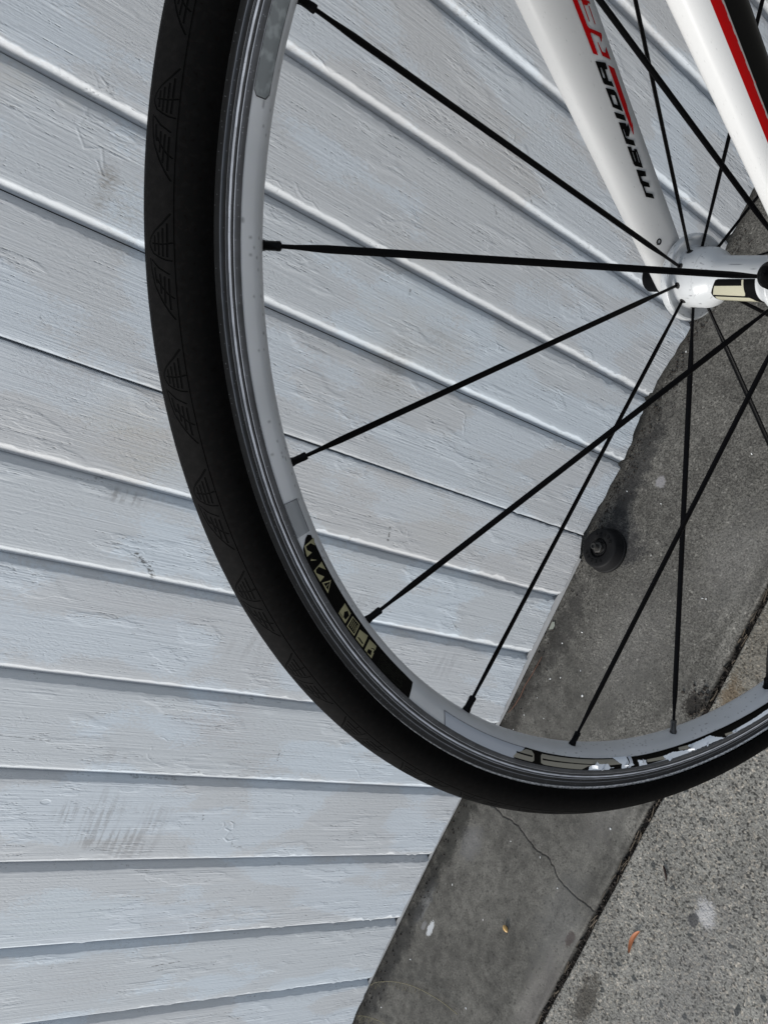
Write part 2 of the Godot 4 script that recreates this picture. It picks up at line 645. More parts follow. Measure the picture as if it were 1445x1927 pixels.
func warning_film() -> Image:
	var a0 := 134.1
	var a1 := 155.4
	var im := Image.create(1100, 90, false, Image.FORMAT_RGBA8)
	im.fill(Color(0.012, 0.012, 0.012, 0.0))
	var ink := Color(0.012, 0.012, 0.013)
	var cream := Color(0.50, 0.485, 0.38)
	var put_poly := func(a: Array, c: Color): film_poly(im, a, a0, a1, 0.2962, 0.3040, c)
	put_poly.call([13425, 29866, 13447, 29707, 13559, 29690, 15299, 29620, 15439, 29640, 15518, 30390, 14953, 30380, 14236, 30380, 13577, 30380, 13518, 30326, 13444, 30021], ink)
	for p in [[13499, 30214, 13483, 29635, 13556, 29728, 13509, 29890, 13511, 30149, 13545, 30170, 13592, 30011, 13600, 30310],
			[13617, 30057, 13619, 30075, 13642, 30177, 13675, 29972, 13678, 29981, 13650, 30244],
			[13720, 29784, 13815, 29777, 13743, 30020, 13752, 30211, 13780, 30258, 13857, 29996, 13865, 30139, 13874, 30286, 13748, 30311],
			[13891, 30234, 13927, 29786, 14015, 30239], [14209, 29777, 14336, 29801, 14373, 30301, 14239, 30299], [14369, 29806, 14494, 29752, 14540, 30299, 14404, 30320],
			[14531, 29894, 14651, 29751, 14697, 30298, 14569, 30314], [14690, 29797, 14809, 29740, 14858, 30320, 14729, 30305]]:
		put_poly.call(p, cream)
	for p in [[13909, 30182, 13934, 29879, 13988, 30163], [14272, 30025, 14291, 29864, 14339, 29932, 14345, 30192, 14309, 30200], [14386, 29836, 14484, 29804, 14523, 30244, 14415, 30256],
			[14572, 30201, 14592, 30144, 14672, 30165, 14665, 30225], [14754, 30136, 14800, 30060, 14828, 30252, 14769, 30298]]:
		put_poly.call(p, ink)
	put_poly.call([13947, 30162, 13953, 30141, 13944, 29968, 13939, 29990], cream)
	# small print: lines of text in the boxed square and in the dark end of the film
	for k in 4:
		var f := k / 4.0
		put_poly.call([14400 + f * 95, 29870 + f * 10, 14408 + f * 95, 29870 + f * 10, 14436 + f * 95, 30190, 14428 + f * 95, 30190], cream)
	for k in 5:
		put_poly.call([14238 + k * 16, 30265, 14246 + k * 16, 30265, 14242 + k * 16, 30215, 14236 + k * 16, 30215], ink)
	# shackle of the padlock
	put_poly.call([14768, 30010, 14800, 29915, 14832, 29935, 14836, 30060, 14824, 30060, 14818, 29960, 14802, 29950, 14782, 30020], ink)
	var faint := Color(0.10, 0.11, 0.085)
	for row in 7:
		var r := 29700 + row * 92
		var a := 14900 + row * 9
		while a < 15330:
			var long := rng.randi_range(8, 34)
			put_poly.call([a, r, a + long, r, a + long, r + 34, a, r + 34], faint if rng.randf() < 0.8 else ink)
			a += long + rng.randi_range(5, 12)
	return im


func torn_film() -> Image:
	var a0 := 159.4
	var a1 := 217.5
	var r0 := 0.2955
	var r1 := 0.3042
	var im := Image.create(1700, 66, false, Image.FORMAT_RGBA8)
	im.fill(Color(0.012, 0.012, 0.012, 0.0))
	var ink := Color(0.012, 0.012, 0.013)
	var silver := Color(0.50, 0.49, 0.45)
	var film := Color(0.66, 0.68, 0.71)
	var torn := Color(0.78, 0.80, 0.83)
	# the measured inner edge swings towards the hub as the film turns away; bring it back on to the rim's side
	var put_poly := func(a: Array, c: Color, ragged := 0.0):
		var b := []
		for k in range(0, a.size(), 2):
			var inner := lerpf(29540.0, 29180.0, clampf((a[k] - 17200.0) / 4300.0, 0.0, 1.0))
			b.append(a[k])
			b.append(lerpf(29600.0, 30400.0, (a[k + 1] - inner) / (30460.0 - inner)))
		film_poly(im, b, a0, a1, r0, r1, c, ragged)
	# the clear end of the film with its thin dirty edge
	put_poly.call([15990, 29690, 17335, 29560, 17209, 30456, 16100, 30430], Color(0.16, 0.16, 0.18, 0.75))
	put_poly.call([16004, 29712, 17335, 29584, 17209, 30440, 16110, 30412], Color(film, 0.80))
	put_poly.call([17335, 29539, 17645, 29545, 18205, 29512, 18774, 29479, 19210, 29477, 20506, 29219, 21740, 29164, 21740, 29898, 20965, 29975, 20804, 30431, 20275, 30370, 19729, 30304, 19273, 30473, 18778, 30509, 18325, 30484, 17662, 30448, 17209, 30456], ink)
	put_poly.call([17226, 30039, 17348, 29638, 17441, 29622, 17492, 29798, 17529, 30220, 17509, 30353, 17197, 30359], silver)
	put_poly.call([17213, 29941, 17479, 29926, 17485, 30034, 17226, 30039], ink)
	put_poly.call([17614, 29657, 18213, 29597, 18809, 29547, 18966, 30023, 18409, 30118, 18317, 30396, 17696, 30364, 17644, 30290, 17603, 29810], silver)
	put_poly.call([17641, 29949, 18126, 29918, 18526, 29934, 18532, 30005, 18134, 29992, 17653, 30054], ink)
	put_poly.call([18429, 30175, 18516, 29993, 18540, 29755, 18585, 29936, 18733, 29924, 18790, 30269, 18764, 30505, 18425, 30473], torn, 1.6)
	put_poly.call([18784, 29421, 19028, 29406, 19085, 29893, 19069, 30441, 18981, 30459, 18966, 30023], torn, 1.0)
	put_poly.call([19050, 29400, 19110, 29400, 19160, 30000, 19130, 30480, 19085, 30480, 19100, 29900], film)
	put_poly.call([19231, 29807, 19382, 29977, 19418, 30457, 19285, 30417], torn, 1.8)
	put_poly.call([19395, 29922, 19679, 29920, 19729, 30304, 19411, 30192], silver)
	put_poly.call([19679, 29920, 19848, 29775, 20150, 30039, 20209, 30334, 19893, 30432, 19749, 30392], torn, 1.8)
	put_poly.call([19949, 29497, 20115, 29546, 20165, 29992, 19961, 29780], silver)
	put_poly.call([20117, 29582, 20528, 29397, 20803, 30393, 20584, 30279, 20242, 30352], torn, 1.6)
	put_poly.call([20932, 30049, 21740, 29798, 21740, 30406, 20971, 30357], torn, 1.8)
	for k in 9:
		var a := rng.randf_range(18450.0, 21500.0)
		var q := rng.randf_range(29950.0, 30350.0)
		put_poly.call([a, q, a + rng.randf_range(20, 60), q - rng.randf_range(40, 130), a + rng.randf_range(90, 190), q + rng.randf_range(-30, 90), a + rng.randf_range(20, 80), q + rng.randf_range(60, 160)], torn, 1.4)
	put_poly.call([20794, 29901, 20932, 30049, 20953, 30317, 20817, 30240], silver)
	return im


func tyre_material() -> StandardMaterial3D:
	var w := 512
	var h := 512
	var groove := PackedFloat32Array()
	groove.resize(w * h)
	var lines := [
		[10895, 5475, 10948, 4309, 11005, 2713, 11040, 2000, 11070, 1740, 11096, 1905, 11131, 2543, 11154, 3671, 11170, 4656, 11175, 5551],
		[10955, 5021, 11014, 5020, 11069, 5010, 11149, 4939], [10983, 4329, 11146, 4258], [11008, 3596, 11139, 3568], [11028, 2874, 11115, 2869],
		[11070, 2482, 11076, 4224, 11066, 5746], [11171, 2176, 11219, 3450, 11256, 5052],
		[11163, 1749, 11232, 1943, 11324, 2462, 11418, 3624, 11484, 4567, 11536, 5464], [11288, 4995, 11385, 4961, 11475, 4960],
		[11275, 4332, 11344, 4263, 11434, 4155], [11259, 3573, 11303, 3653, 11373, 3580], [11219, 2590, 11284, 2798, 11308, 2950], [11292, 3051, 11336, 3816, 11380, 4703, 11405, 5574]]
	for l in lines:
		for side in [1.0, -1.0]:
			var pts := []
			for k in range(0, l.size(), 2):
				pts.append(Vector2(((l[k] / 100.0) / 8.3721 - 12.0 + (0.5 if side < 0.0 else 0.0)) * w, (120.0 + side * l[k + 1] / 100.0) / 240.0 * h))
			stroke(groove, w, h, pts, 2.7, 1.0, true)
	for side in [1.0, -1.0]:
		var y: float = (120.0 + side * 60.5) / 240.0 * h
		stroke(groove, w, h, [Vector2(0, y), Vector2(w - 1, y)], 2.0, 0.7, true)
	var fi := layer(w, h, 61, 0.35, 2)
	var lo := layer(w, h, 62, 0.02, 3)
	var col := PackedByteArray()
	col.resize(w * h * 3)
	var hei := PackedFloat32Array()
	hei.resize(w * h)
	for j in h:
		var tread := 1.0 - step01(44.0, 68.0, absf(j * 240.0 / h - 120.0))
		for i in w:
			var p := j * w + i
			var dust := tread * (0.75 + 0.5 * (fi[p] / 255.0 - 0.5))
			var k := (0.0026 + 0.0018 * lo[p] / 255.0 + 0.0028 * dust) * (1.0 - 0.75 * groove[p])
			if fi[p] > 240 and lo[p] > 150:
				k *= 2.4
			col[p * 3] = srgb[int(k * 1.03 * 1024.0)]
			col[p * 3 + 1] = srgb[int(k * 1024.0)]
			col[p * 3 + 2] = srgb[int(k * 0.99 * 1024.0)]
			hei[p] = -groove[p] + 0.06 * (fi[p] / 255.0 - 0.5)
	var m := textured("tyre_rubber", [tex_rgb(w, h, col), tex_h(w, h, hei)], 0.8, 0.06)
	m.metallic_specular = 0.14
	return m


# dark, scored metal: bands run round the wheel, v = 0 at the inner edge
func brake_material() -> StandardMaterial3D:
	var w := 1024
	var h := 96
	var bands := PackedFloat32Array()
	bands.resize(h)
	for j in h:
		var v := float(j) / h
		var k := 0.066
		for b in [[0.16, 0.018, 0.50], [0.24, 0.03, 0.022], [0.37, 0.022, 0.62], [0.43, 0.03, 0.020], [0.56, 0.018, 0.55], [0.63, 0.035, 0.020], [0.74, 0.02, 0.32], [0.86, 0.05, 0.026], [0.02, 0.02, 0.2]]:
			if absf(v - b[0]) < b[1]:
				k = b[2]
		bands[j] = k
	var st := layer(h, w, 71, 0.28, 2, 0.02)
	var lo := layer(w, h, 72, 0.02, 3)
	var fi := layer(w, h, 73, 0.4)
	var col := PackedByteArray()
	col.resize(w * h * 3)
	for j in h:
		for i in w:
			var p := j * w + i
			var k: float = bands[j] * (0.75 + 0.55 * (st[i * h + j] / 255.0)) * (0.8 + 0.4 * lo[p] / 255.0)
			if fi[p] > 246:
				k = 0.3
			col[p * 3] = srgb[int(k * 0.98 * 1024.0)]
			col[p * 3 + 1] = srgb[int(k * 1024.0)]
			col[p * 3 + 2] = srgb[int(k * 1.06 * 1024.0)]
	var m := mat("scored_brake_track", Color.WHITE, 0.36, 0.15)
	m.albedo_texture = tex_rgb(w, h, col)
	return m


func lip_material() -> StandardMaterial3D:
	var w := 2048
	var n := layer(w, 8, 75, 0.30, 3)
	var lo := layer(w, 8, 76, 0.012, 2)
	var col := PackedByteArray()
	col.resize(w * 8 * 3)
	for p in w * 8:
		var k := 0.80 + 0.5 * (lo[p] / 255.0 - 0.4)
		if n[p] < 118:
			k *= 0.45
		for c in 3:
			col[p * 3 + c] = srgb[int(clampf(k, 0.03, 0.8) * 1024.0)]
	var m := mat("worn_rim_edge", Color.WHITE, 0.35, 0.15)
	m.albedo_texture = tex_rgb(w, 8, col)
	return m


func rim_material() -> StandardMaterial3D:
	var w := 2048
	var h := 64
	var n := layer(w, h, 81, 0.22, 3)
	var lo := layer(w, h, 82, 0.015, 4)
	var col := PackedByteArray()
	col.resize(w * h * 3)
	for p in w * h:
		var k := 0.49 * (0.92 + 0.16 * (lo[p] / 255.0))
		if n[p] < 40 and lo[p] > 120:
			k *= 0.5
		col[p * 3] = srgb[int(k * 0.975 * 1024.0)]
		col[p * 3 + 1] = srgb[int(k * 1024.0)]
		col[p * 3 + 2] = srgb[int(k * 1.03 * 1024.0)]
	var m := mat("silver_white_rim_paint", Color.WHITE, 0.38, 0.15)
	m.albedo_texture = tex_rgb(w, h, col)
	return m


func spoke_mesh(long: float) -> ArrayMesh:
	var mb := MB.new()
	mb.grid(40, 10, func(i, j):
		var x := long * float(i)
		var e := minf(clampf((x - 0.012) / 0.024, 0.0, 1.0), clampf((long - 0.003 - x) / 0.018, 0.0, 1.0))
		e = e * e * (3.0 - 2.0 * e)
		var wide := lerpf(0.0009, 0.0017, e)
		var thick := lerpf(0.00095, 0.00060, e)
		return Vector3(x, wide * cos(TAU * j), thick * sin(TAU * j)), 1.0, true)
	return turned_out(mb)


# turn a closed grid's normals outwards from its own x axis (spokes, nipples)
func turned_out(mb: MB) -> ArrayMesh:
	var o := MB.new()
	o.v = mb.v
	o.uv = mb.uv
	for k in mb.v.size():
		var q := Vector3(0, mb.v[k].y, mb.v[k].z)
		o.n.append(mb.n[k] if mb.n[k].dot(q) >= 0.0 else -mb.n[k])
	for k in range(0, mb.ix.size(), 3):
		o.tri(mb.ix[k], mb.ix[k + 1], mb.ix[k + 2])
	return o.mesh()


func nipple_mesh() -> ArrayMesh:
	var mb := MB.new()
	mb.lathe(mm([0.9, -0.6, 1.6, -0.3, 2.05, 0.1, 2.1, 1.5, 1.95, 1.8, 1.95, 6.0, 2.1, 6.4, 2.4, 7.6, 2.4, 9.2]), 6)
	return mb.mesh()


func hub_sticker_film() -> Image:
	var im := Image.create(330, 150, false, Image.FORMAT_RGBA8)
	im.fill(Color(0.02, 0.02, 0.02, 0.0))
	var ink := Color(0.014, 0.014, 0.015)
	var cream := Color(0.62, 0.61, 0.535)
	var s := func(a: Array, c: Color):
		var p := PackedVector2Array()
		for k in range(0, a.size(), 2):
			p.append(Vector2((a[k] - 320.0) / 1120.0 * 330.0, (a[k + 1] - 870.0) / 520.0 * 150.0))
		fill_poly(im, p, c)
	s.call([325, 1120, 500, 905, 560, 890, 1175, 880, 1440, 875, 1440, 1390, 480, 1365, 400, 1310, 350, 1210], ink)
	s.call([365, 1135, 470, 985, 1130, 970, 1130, 890, 1175, 885, 1175, 1090, 1150, 1130, 1120, 1138], cream)
	s.call([390, 1170, 1220, 1170, 1275, 1205, 1310, 1290, 1330, 1360, 500, 1350, 420, 1310, 375, 1230], cream)
	s.call([455, 1285, 1270, 1297, 1285, 1325, 480, 1310], ink)
	return im


func wheel(parent: Node3D, called: String, at: Vector3, front: bool) -> Node3D:
	var w := node(called, parent, Transform3D(Basis.IDENTITY, at))
	var mb := MB.new()
	var pr := []
	for k in 37:
		var a := deg_to_rad(-120.0 + 240.0 * k / 36.0)
		pr.append(Vector2(TYRE_R + TUBE_R * cos(a), TUBE_R * sin(a)))
	mb.lathe(pr, 258, 43.0)
	put("tyre", mb.mesh(), M.tyre_rubber, w)
	mb = MB.new()
	mb.lathe(mm([314.0, 6.0, 314.9, 10.05, 303.6, 10.0, 299, 9.5, 296.5, 8.8, 294.6, 7.6, 293.2, 5.5, 292.6, 3, 292.5, 0, 292.6, -3, 293.2, -5.5, 294.6, -7.6, 296.5, -8.8, 299, -9.5, 303.6, -10.0, 314.9, -10.05, 314.0, -6.0]), 180, 1.0)
	put("rim", mb.mesh(), M.silver_white_rim_paint, w)
	for side in [1.0, -1.0]:
		mb = MB.new()
		var track := []
		for p in [[314.9, 10.05], [314.8, 10.35], [312.6, 10.35], [312.3, 10.12], [311.8, 10.12], [311.5, 10.35], [309.9, 10.35], [309.6, 10.1], [309.1, 10.1], [308.8, 10.35], [307.4, 10.35], [307.1, 10.12], [306.6, 10.12], [306.3, 10.35], [304.0, 10.3], [303.7, 10.05]]:
			track.append(Vector2(p[0], p[1] * side) * 0.001)
		if side < 0.0:
			track.reverse()
		mb.lathe(track, 180, 7.0, 1.0 if side > 0.0 else 0.0, 0.0 if side > 0.0 else 1.0)
		put("brake_track", mb.mesh(), M.scored_brake_track, w)
		mb = MB.new()
		var lip := []
		for p in [[315.6, 8.0], [316.5, 9.8], [316.4, 10.7], [316.0, 11.2], [315.2, 11.2], [314.9, 10.9], [314.85, 10.2]]:
			lip.append(Vector2(p[0], p[1] * side) * 0.001)
		if side < 0.0:
			lip.reverse()
		mb.lathe(lip, 180, 1.0)
		put("rim_lip", mb.mesh(), M.worn_rim_edge, w)
	mb = MB.new()
	var half := [25.6, -40.6, 25.8, -39.6, 25.6, -36.6, 25.2, -36.0, 24.2, -35.8, 23.4, -36.4, 20.4, -38.2, 18.6, -38.2, 17.9, -37.2, 17.7, -34.0, 17.6, -25.6, 17.3, -25.2, 17.3, -24.9, 17.5, -24.5, 16.6, -22.0, 13.4, -18.0, 12.6, -15.5, 12.5, 0.0]
	var hub := mm([5.0, -49.5, 8.5, -49.5, 9.5, -48.5, 10.0, -43.0, 22.0, -41.4] + half)
	for k in range(half.size() - 4, -1, -2):
		hub.append(Vector2(half[k], -half[k + 1]) * 0.001)
	hub.append_array(mm([22.0, 41.4, 10.0, 43.0, 9.5, 48.5, 8.5, 49.5, 5.0, 49.5]))
	mb.lathe(hub, 72)
	put("hub", mb.mesh(), M.hub_paint, w)
	var s0 := 0.0176
	var s1 := 0.2845
	var long := Vector2(s1 - s0, 0.0354 - 0.0012).length()
	var sm := spoke_mesh(long)
	var nm := nipple_mesh()
	for k in 20:
		var a := PHASE + k * TAU / 20.0
		var side := 1.0 if k % 2 == 0 else -1.0
		var rad := Vector3(cos(a), sin(a), 0)
		var start := rad * s0 + Vector3(0, 0, side * 0.0354)
		if front and k == 18:
			rad = rad.rotated(Vector3(0, 0, 1), deg_to_rad(-1.75))
		var ex := (rad * s1 + Vector3(0, 0, side * 0.0012) - start).normalized()
		var ey := Vector3(-sin(a), cos(a), 0)
		var low := clampf(-sin(a) * 1.1 + 0.15, 0.0, 1.0)
		ey = ey.rotated(ex, deg_to_rad([4.0, -6.0, 9.0, -3.0, 6.0][k % 5] + 60.0 * low))
		put("spoke", sm, M.spoke_black, w).transform = Transform3D(Basis(ex, ey, ex.cross(ey)), start)
		var nz := ex
		put("nipple", nm, M.nipple_black if k % 20 != 5 else M.nipple_worn, w).transform = Transform3D(Basis(ey, nz.cross(ey), nz), start + ex * (long - 0.0005))
		# a dark hole where the spoke enters the flange
		var hb := MB.new()
		hb.lathe(mm([2.3, -0.3, 1.7, 0.22, 0.0, 0.3]), 12)
		put("spoke_hole", hb.mesh(), M.grime, w).transform = Transform3D(Basis(Vector3(-sin(a), cos(a), 0), Vector3(0, 0, 1), rad), rad * 0.01772 + Vector3(0, 0, side * 0.0350))
	if front:
		tag(put("warning_sticker", rim_film(134.1, 155.4, 0.2962, 0.3040, 0.0002), film_material("warning_print", warning_film()), w), "black warning sticker with small cream pictograms")
		tag(put("torn_sticker", rim_film(159.4, 217.5, 0.2955, 0.3042, 0.0002), film_material("torn_print", torn_film()), w), "torn black and silver sticker with white peeling patches")
		var old := Image.create(420, 90, false, Image.FORMAT_RGBA8)
		old.fill(Color(0.2, 0.2, 0.2, 0.0))
		fill_poly(old, PackedVector2Array([Vector2(0, 0), Vector2(395, 0), Vector2(415, 18), Vector2(415, 70), Vector2(395, 88), Vector2(0, 88)]), Color(0.09, 0.09, 0.10, 0.85))
		fill_poly(old, PackedVector2Array([Vector2(0, 3), Vector2(393, 3), Vector2(411, 20), Vector2(411, 68), Vector2(393, 85), Vector2(0, 85)]), Color(0.46, 0.475, 0.48, 0.8))
		var sc := layer(420, 90, 91, 0.012, 3)
		for y in 90:
			for x in 415:
				var c := old.get_pixel(x, y)
				if c.a > 0.5:
					old.set_pixel(x, y, Color(c.r, c.g, c.b, c.a).lerp(Color(0.62, 0.64, 0.64, c.a), clampf((sc[y * 420 + x] - 120) / 160.0, 0.0, 0.6)))
		tag(put("old_sticker", rim_film(92.0, 100.6, 0.2968, 0.3036, 0.0002), film_material("old_print", old), w), "dull scuffed clear sticker with a dirty edge")
		var clear := Image.create(160, 90, false, Image.FORMAT_RGBA8)
		clear.fill(Color(0.2, 0.2, 0.2, 0.0))
		fill_poly(clear, PackedVector2Array([Vector2(6, 2), Vector2(158, 2), Vector2(158, 88), Vector2(2, 88)]), Color(0.24, 0.24, 0.26, 0.7))
		fill_poly(clear, PackedVector2Array([Vector2(9, 6), Vector2(158, 6), Vector2(158, 86), Vector2(5, 86)]), Color(0.54, 0.55, 0.56, 0.6))
		put("clear_sticker", rim_film(130.7, 134.1, 0.2968, 0.3038, 0.00025), film_material("clear_print", clear), w)
		# paper curling off the torn sticker
		for f in [[184.9, 0.3012, 0.0035, 0.6], [186.6, 0.3030, 0.0026, 2.0], [190.4, 0.3018, 0.0022, 1.0], [193.2, 0.3005, 0.0030, 4.0], [197.6, 0.3012, 0.0034, 5.2], [201.5, 0.3008, 0.0040, 0.9], [204.6, 0.3018, 0.0028, 2.6], [209.8, 0.3025, 0.0026, 1.6]]:
			var fb := MB.new()
			var a := deg_to_rad(f[0])
			var fx := Vector3(-sin(a), cos(a), 0).rotated(Vector3(0, 0, 1), f[3])
			var fy := Vector3(0, 0, 1).cross(fx)
			var c := Vector3(f[1] * cos(a), f[1] * sin(a), rim_side(f[1]) + 0.0004)
			var big: float = f[2]
			fb.grid(4, 4, func(i, j):
				var u := float(i) - 0.5
				var q := float(j) - 0.5
				var wob := 1.0 - 0.35 * absf(sin(9.0 * q + f[3]))
				return c + fx * u * big * wob + fy * q * big * 0.8 + Vector3(0, 0, big * 0.75 * float(i) * float(i)), 1.0)
			put("paper_flake", fb.mesh(), M.torn_paper, w)
		var sb := MB.new()
		sb.grid(24, 8, func(i, j):
			var a := deg_to_rad(lerpf(112.0, 208.0, float(i)))
			return Vector3(0.01275 * cos(a), 0.01275 * sin(a), lerpf(-0.0165, 0.0150, float(j))), -1.0)
		for k in sb.n.size():
			sb.n[k] = Vector3(sb.v[k].x, sb.v[k].y, 0).normalized()
		var sb2 := MB.new()
		sb2.v = sb.v
		sb2.n = sb.n
		sb2.uv = sb.uv
		for k in range(0, sb.ix.size(), 3):
			sb2.tri(sb.ix[k], sb.ix[k + 1], sb.ix[k + 2])
		tag(put("hub_sticker", sb2.mesh(), film_material("hub_print", hub_sticker_film()), w), "black and cream striped sticker wrapped round the hub")
	return w


# ---------------------------------------------------------------- the fork
const FORK_AX := Vector2(0.4557, 0.8902)
const FORK_AC := Vector2(0.8902, -0.4557)
const FORK_P := 0.80


func fork_mid(s: float, side: float) -> Vector3:
	var c := Vector2(-0.003, 0.002) + FORK_AX * s
	var d := lerpf(0.0505, 0.0425, clampf(s / 0.17, -0.1, 1.0))
	if s > 0.17:
		d = lerpf(0.0425, 0.032, (s - 0.17) / 0.202)
	return Vector3(c.x, c.y, d * side)


func fork_chord(s: float) -> float:
	var k := 0.0252 + 0.076 * minf(s, 0.24)
	if s < 0.004:
		k *= sqrt(maxf(0.0, 1.0 - pow((0.004 - s) / 0.0165, 2.0)))
	return k


func fork_thick(s: float) -> float:
	return lerpf(0.0120, 0.0205, clampf(s / 0.2, 0.0, 1.0)) * (1.0 if s > 0.004 else sqrt(maxf(0.02, 1.0 - pow((0.004 - s) / 0.0165, 2.0))))


func fork_blade(side: float) -> ArrayMesh:
	var mb := MB.new()
	var l0 := -0.0124
	var l1 := 0.374
	mb.grid(90, 48, func(i, j):
		var s := l0 + (l1 - l0) * pow(float(i), 1.25)
		var c := cos(TAU * j)
		var d := sin(TAU * j)
		var m := fork_mid(s, side)
		var x := signf(c) * pow(absf(c), FORK_P) * fork_chord(s) * 0.5
		if side > 0.0:
			x = x * 0.90 - fork_chord(s) * 0.05
		return m + Vector3(FORK_AC.x * x, FORK_AC.y * x, side * signf(d) * pow(absf(d), FORK_P) * fork_thick(s) * 0.5), 1.0, true,
		func(i, j, _p): return Vector2(float(j), pow(float(i), 1.25)))
	var o := MB.new()
	o.v = mb.v
	o.uv = mb.uv
	for k in mb.v.size():
		var p := mb.v[k]
		var s := (Vector2(p.x, p.y) - Vector2(-0.003, 0.002)).dot(FORK_AX)
		var q := p - fork_mid(s, side)
		o.n.append(mb.n[k] if mb.n[k].dot(q) >= 0.0 else -mb.n[k])
	for k in range(0, mb.ix.size(), 3):
		o.tri(mb.ix[k], mb.ix[k + 1], mb.ix[k + 2])
	return o.mesh()


# white paint with a red stripe and a black rear panel on the outer face
func blade_material() -> StandardMaterial3D:
	var w := 512
	var h := 512
	var im := Image.create(w, h, false, Image.FORMAT_RGB8)
	var white := Color(0.715, 0.715, 0.71)
	im.fill(white)
	var grub := layer(w, h, 95, 0.09, 4)
	for y in h:
		var s := -0.0124 + 0.3864 * y / h
		for x in w:
			var th := TAU * x / w
			var c := signf(cos(th)) * pow(absf(cos(th)), FORK_P)
			var outer := sin(th) >= 0.0
			var f := (1.0 + c) * 0.5 if outer else 1.0 + (1.0 - c) * 0.5
			var lim := 0.0 if s > 0.085 else (0.085 - s) * 14.0
			var col := white
			var wob := (grub[y * w + x] - 128.0) / 255.0
			if f > 0.25 + lim and f < 1.03:
				col = Color(0.56, 0.015, 0.02)
				if f > 0.400 + lim * 0.9 + wob * 0.02 and f < 0.424 + lim * 0.9:
					col = Color(0.55, 0.53, 0.52)
				elif f >= 0.424 + lim * 0.9 + (0.03 * wob if s < 0.12 else 0.0):
					col = Color(0.012, 0.012, 0.012)
			elif grub[y * w + x] > 226:
				col = white.lerp(Color(0.48, 0.48, 0.47), clampf((grub[y * w + x] - 226) / 25.0, 0.0, 0.7))
			im.set_pixel(x, y, col)
	var m := mat("fork_paint", Color.WHITE, 0.30, 0.0, 0.28)
	m.albedo_texture = ImageTexture.create_from_image(im)
	return m


# the lettering on the inside of the far blade; units of 0.1 mm along and across the blade
func fork_print() -> Image:
	var im := Image.create(1290, 160, false, Image.FORMAT_RGBA8)
	im.fill(Color(0.3, 0.3, 0.3, 0.0))
	var ink := Color(0.012, 0.012, 0.013, 1.0)
	var red := Color(0.62, 0.012, 0.035, 1.0)
	var s := func(a: Array, c: Color):
		var p := PackedVector2Array()
		for k in range(0, a.size(), 2):
			p.append(Vector2(a[k] - 555.0, a[k + 1] + 30.0))
		fill_poly(im, p, c)
	var hole := func(a: Array):
		var p := PackedVector2Array()
		for k in range(0, a.size(), 2):
			p.append(Vector2(a[k] - 555.0, a[k + 1] + 30.0))
		for y in range(0, 160):
			for x in range(int(p[2].x) - 40, int(p[0].x) + 40):
				if x >= 0 and x < 1290 and Geometry2D.is_point_in_polygon(Vector2(x + 0.5, y + 0.5), p):
					im.set_pixel(x, y, Color(0.3, 0.3, 0.3, 0.0))
	for l in [[1422, -2, 1376, 55, 1368, 57, 1339, 54, 1350, 38, 1289, 32, 1275, 50, 1241, 52, 1292, 0, 1304, -5],
			[1276, -4, 1232, 43, 1210, 51, 1102, 48, 1166, -6], [1142, -10, 1084, 46, 1049, 44, 1105, -9],
			[1079, -7, 1042, 36, 1024, 33, 1033, 49, 994, 47, 971, 22, 984, 9, 969, 8, 933, 43, 900, 41, 953, -13],
			[937, -13, 916, 10, 897, 8, 886, 21, 896, 23, 880, 41, 766, 34, 813, -12, 830, -17],
			[793, -14, 741, 40, 712, 34, 740, -2, 710, -1, 671, 33, 643, 30, 678, -7, 637, -7, 600, 30, 568, 29, 619, -21, 694, -18, 712, -21]]:
		s.call(l, ink)
	for l in [[1376, 13, 1371, 19, 1317, 19, 1315, 14, 1327, 7], [1226, 11, 1206, 34, 1151, 31, 1174, 10], [1029, 3, 1026, 7, 976, 6, 979, 1], [889, 4, 886, 8, 832, 5, 834, 0], [871, 28, 868, 32, 809, 26, 811, 21]]:
		hole.call(l)
	for l in [[1355, 68, 1314, 103, 1114, 92, 1082, 85, 1042, 83, 1003, 69, 995, 56, 1066, 57], [1028, 83, 1000, 79, 956, 59, 964, 56, 989, 56, 1001, 67],
			[1845, 7, 1845, 31, 1742, 29, 1726, 35, 1585, 34, 1568, 41, 1503, 106, 1491, 105, 1467, 83, 1497, 82, 1546, 40, 1546, 34, 1432, 29, 1458, 4],
			[1742, 29, 1666, 107, 1652, 108, 1664, 94, 1658, 84, 1674, 63, 1591, 59, 1595, 53, 1698, 57, 1727, 33], [1655, 89, 1649, 95, 1557, 89, 1564, 84],
			[1487, 56, 1483, 60, 1430, 64, 1411, 82, 1434, 103, 1363, 101, 1412, 55, 1428, 54]]:
		s.call(l, red)
	return im


func fork_film() -> ArrayMesh:
	var mb := MB.new()
	mb.grid(60, 20, func(i, j):
		var s := lerpf(0.0555, 0.1845, float(i))
		var w := lerpf(-0.0030, 0.0130, float(j))
		var m := fork_mid(s, -1.0)
		var x := clampf(absf(w) / (fork_chord(s) * 0.5), 0.0, 0.999)
		var c := pow(x, 1.0 / FORK_P)
		var z := pow(sqrt(1.0 - c * c), FORK_P) * fork_thick(s) * 0.5
		return m + Vector3(FORK_AC.x * w, FORK_AC.y * w, z + 0.00035), 1.0, false, func(i, j, _p): return Vector2(float(i), float(j)))
	var o := MB.new()
	o.v = mb.v
	o.uv = mb.uv
	for k in mb.v.size():
		o.n.append(mb.n[k] if mb.n[k].z >= 0.0 else -mb.n[k])
	for k in range(0, mb.ix.size(), 3):
		o.tri(mb.ix[k], mb.ix[k + 1], mb.ix[k + 2])
	return o.mesh()


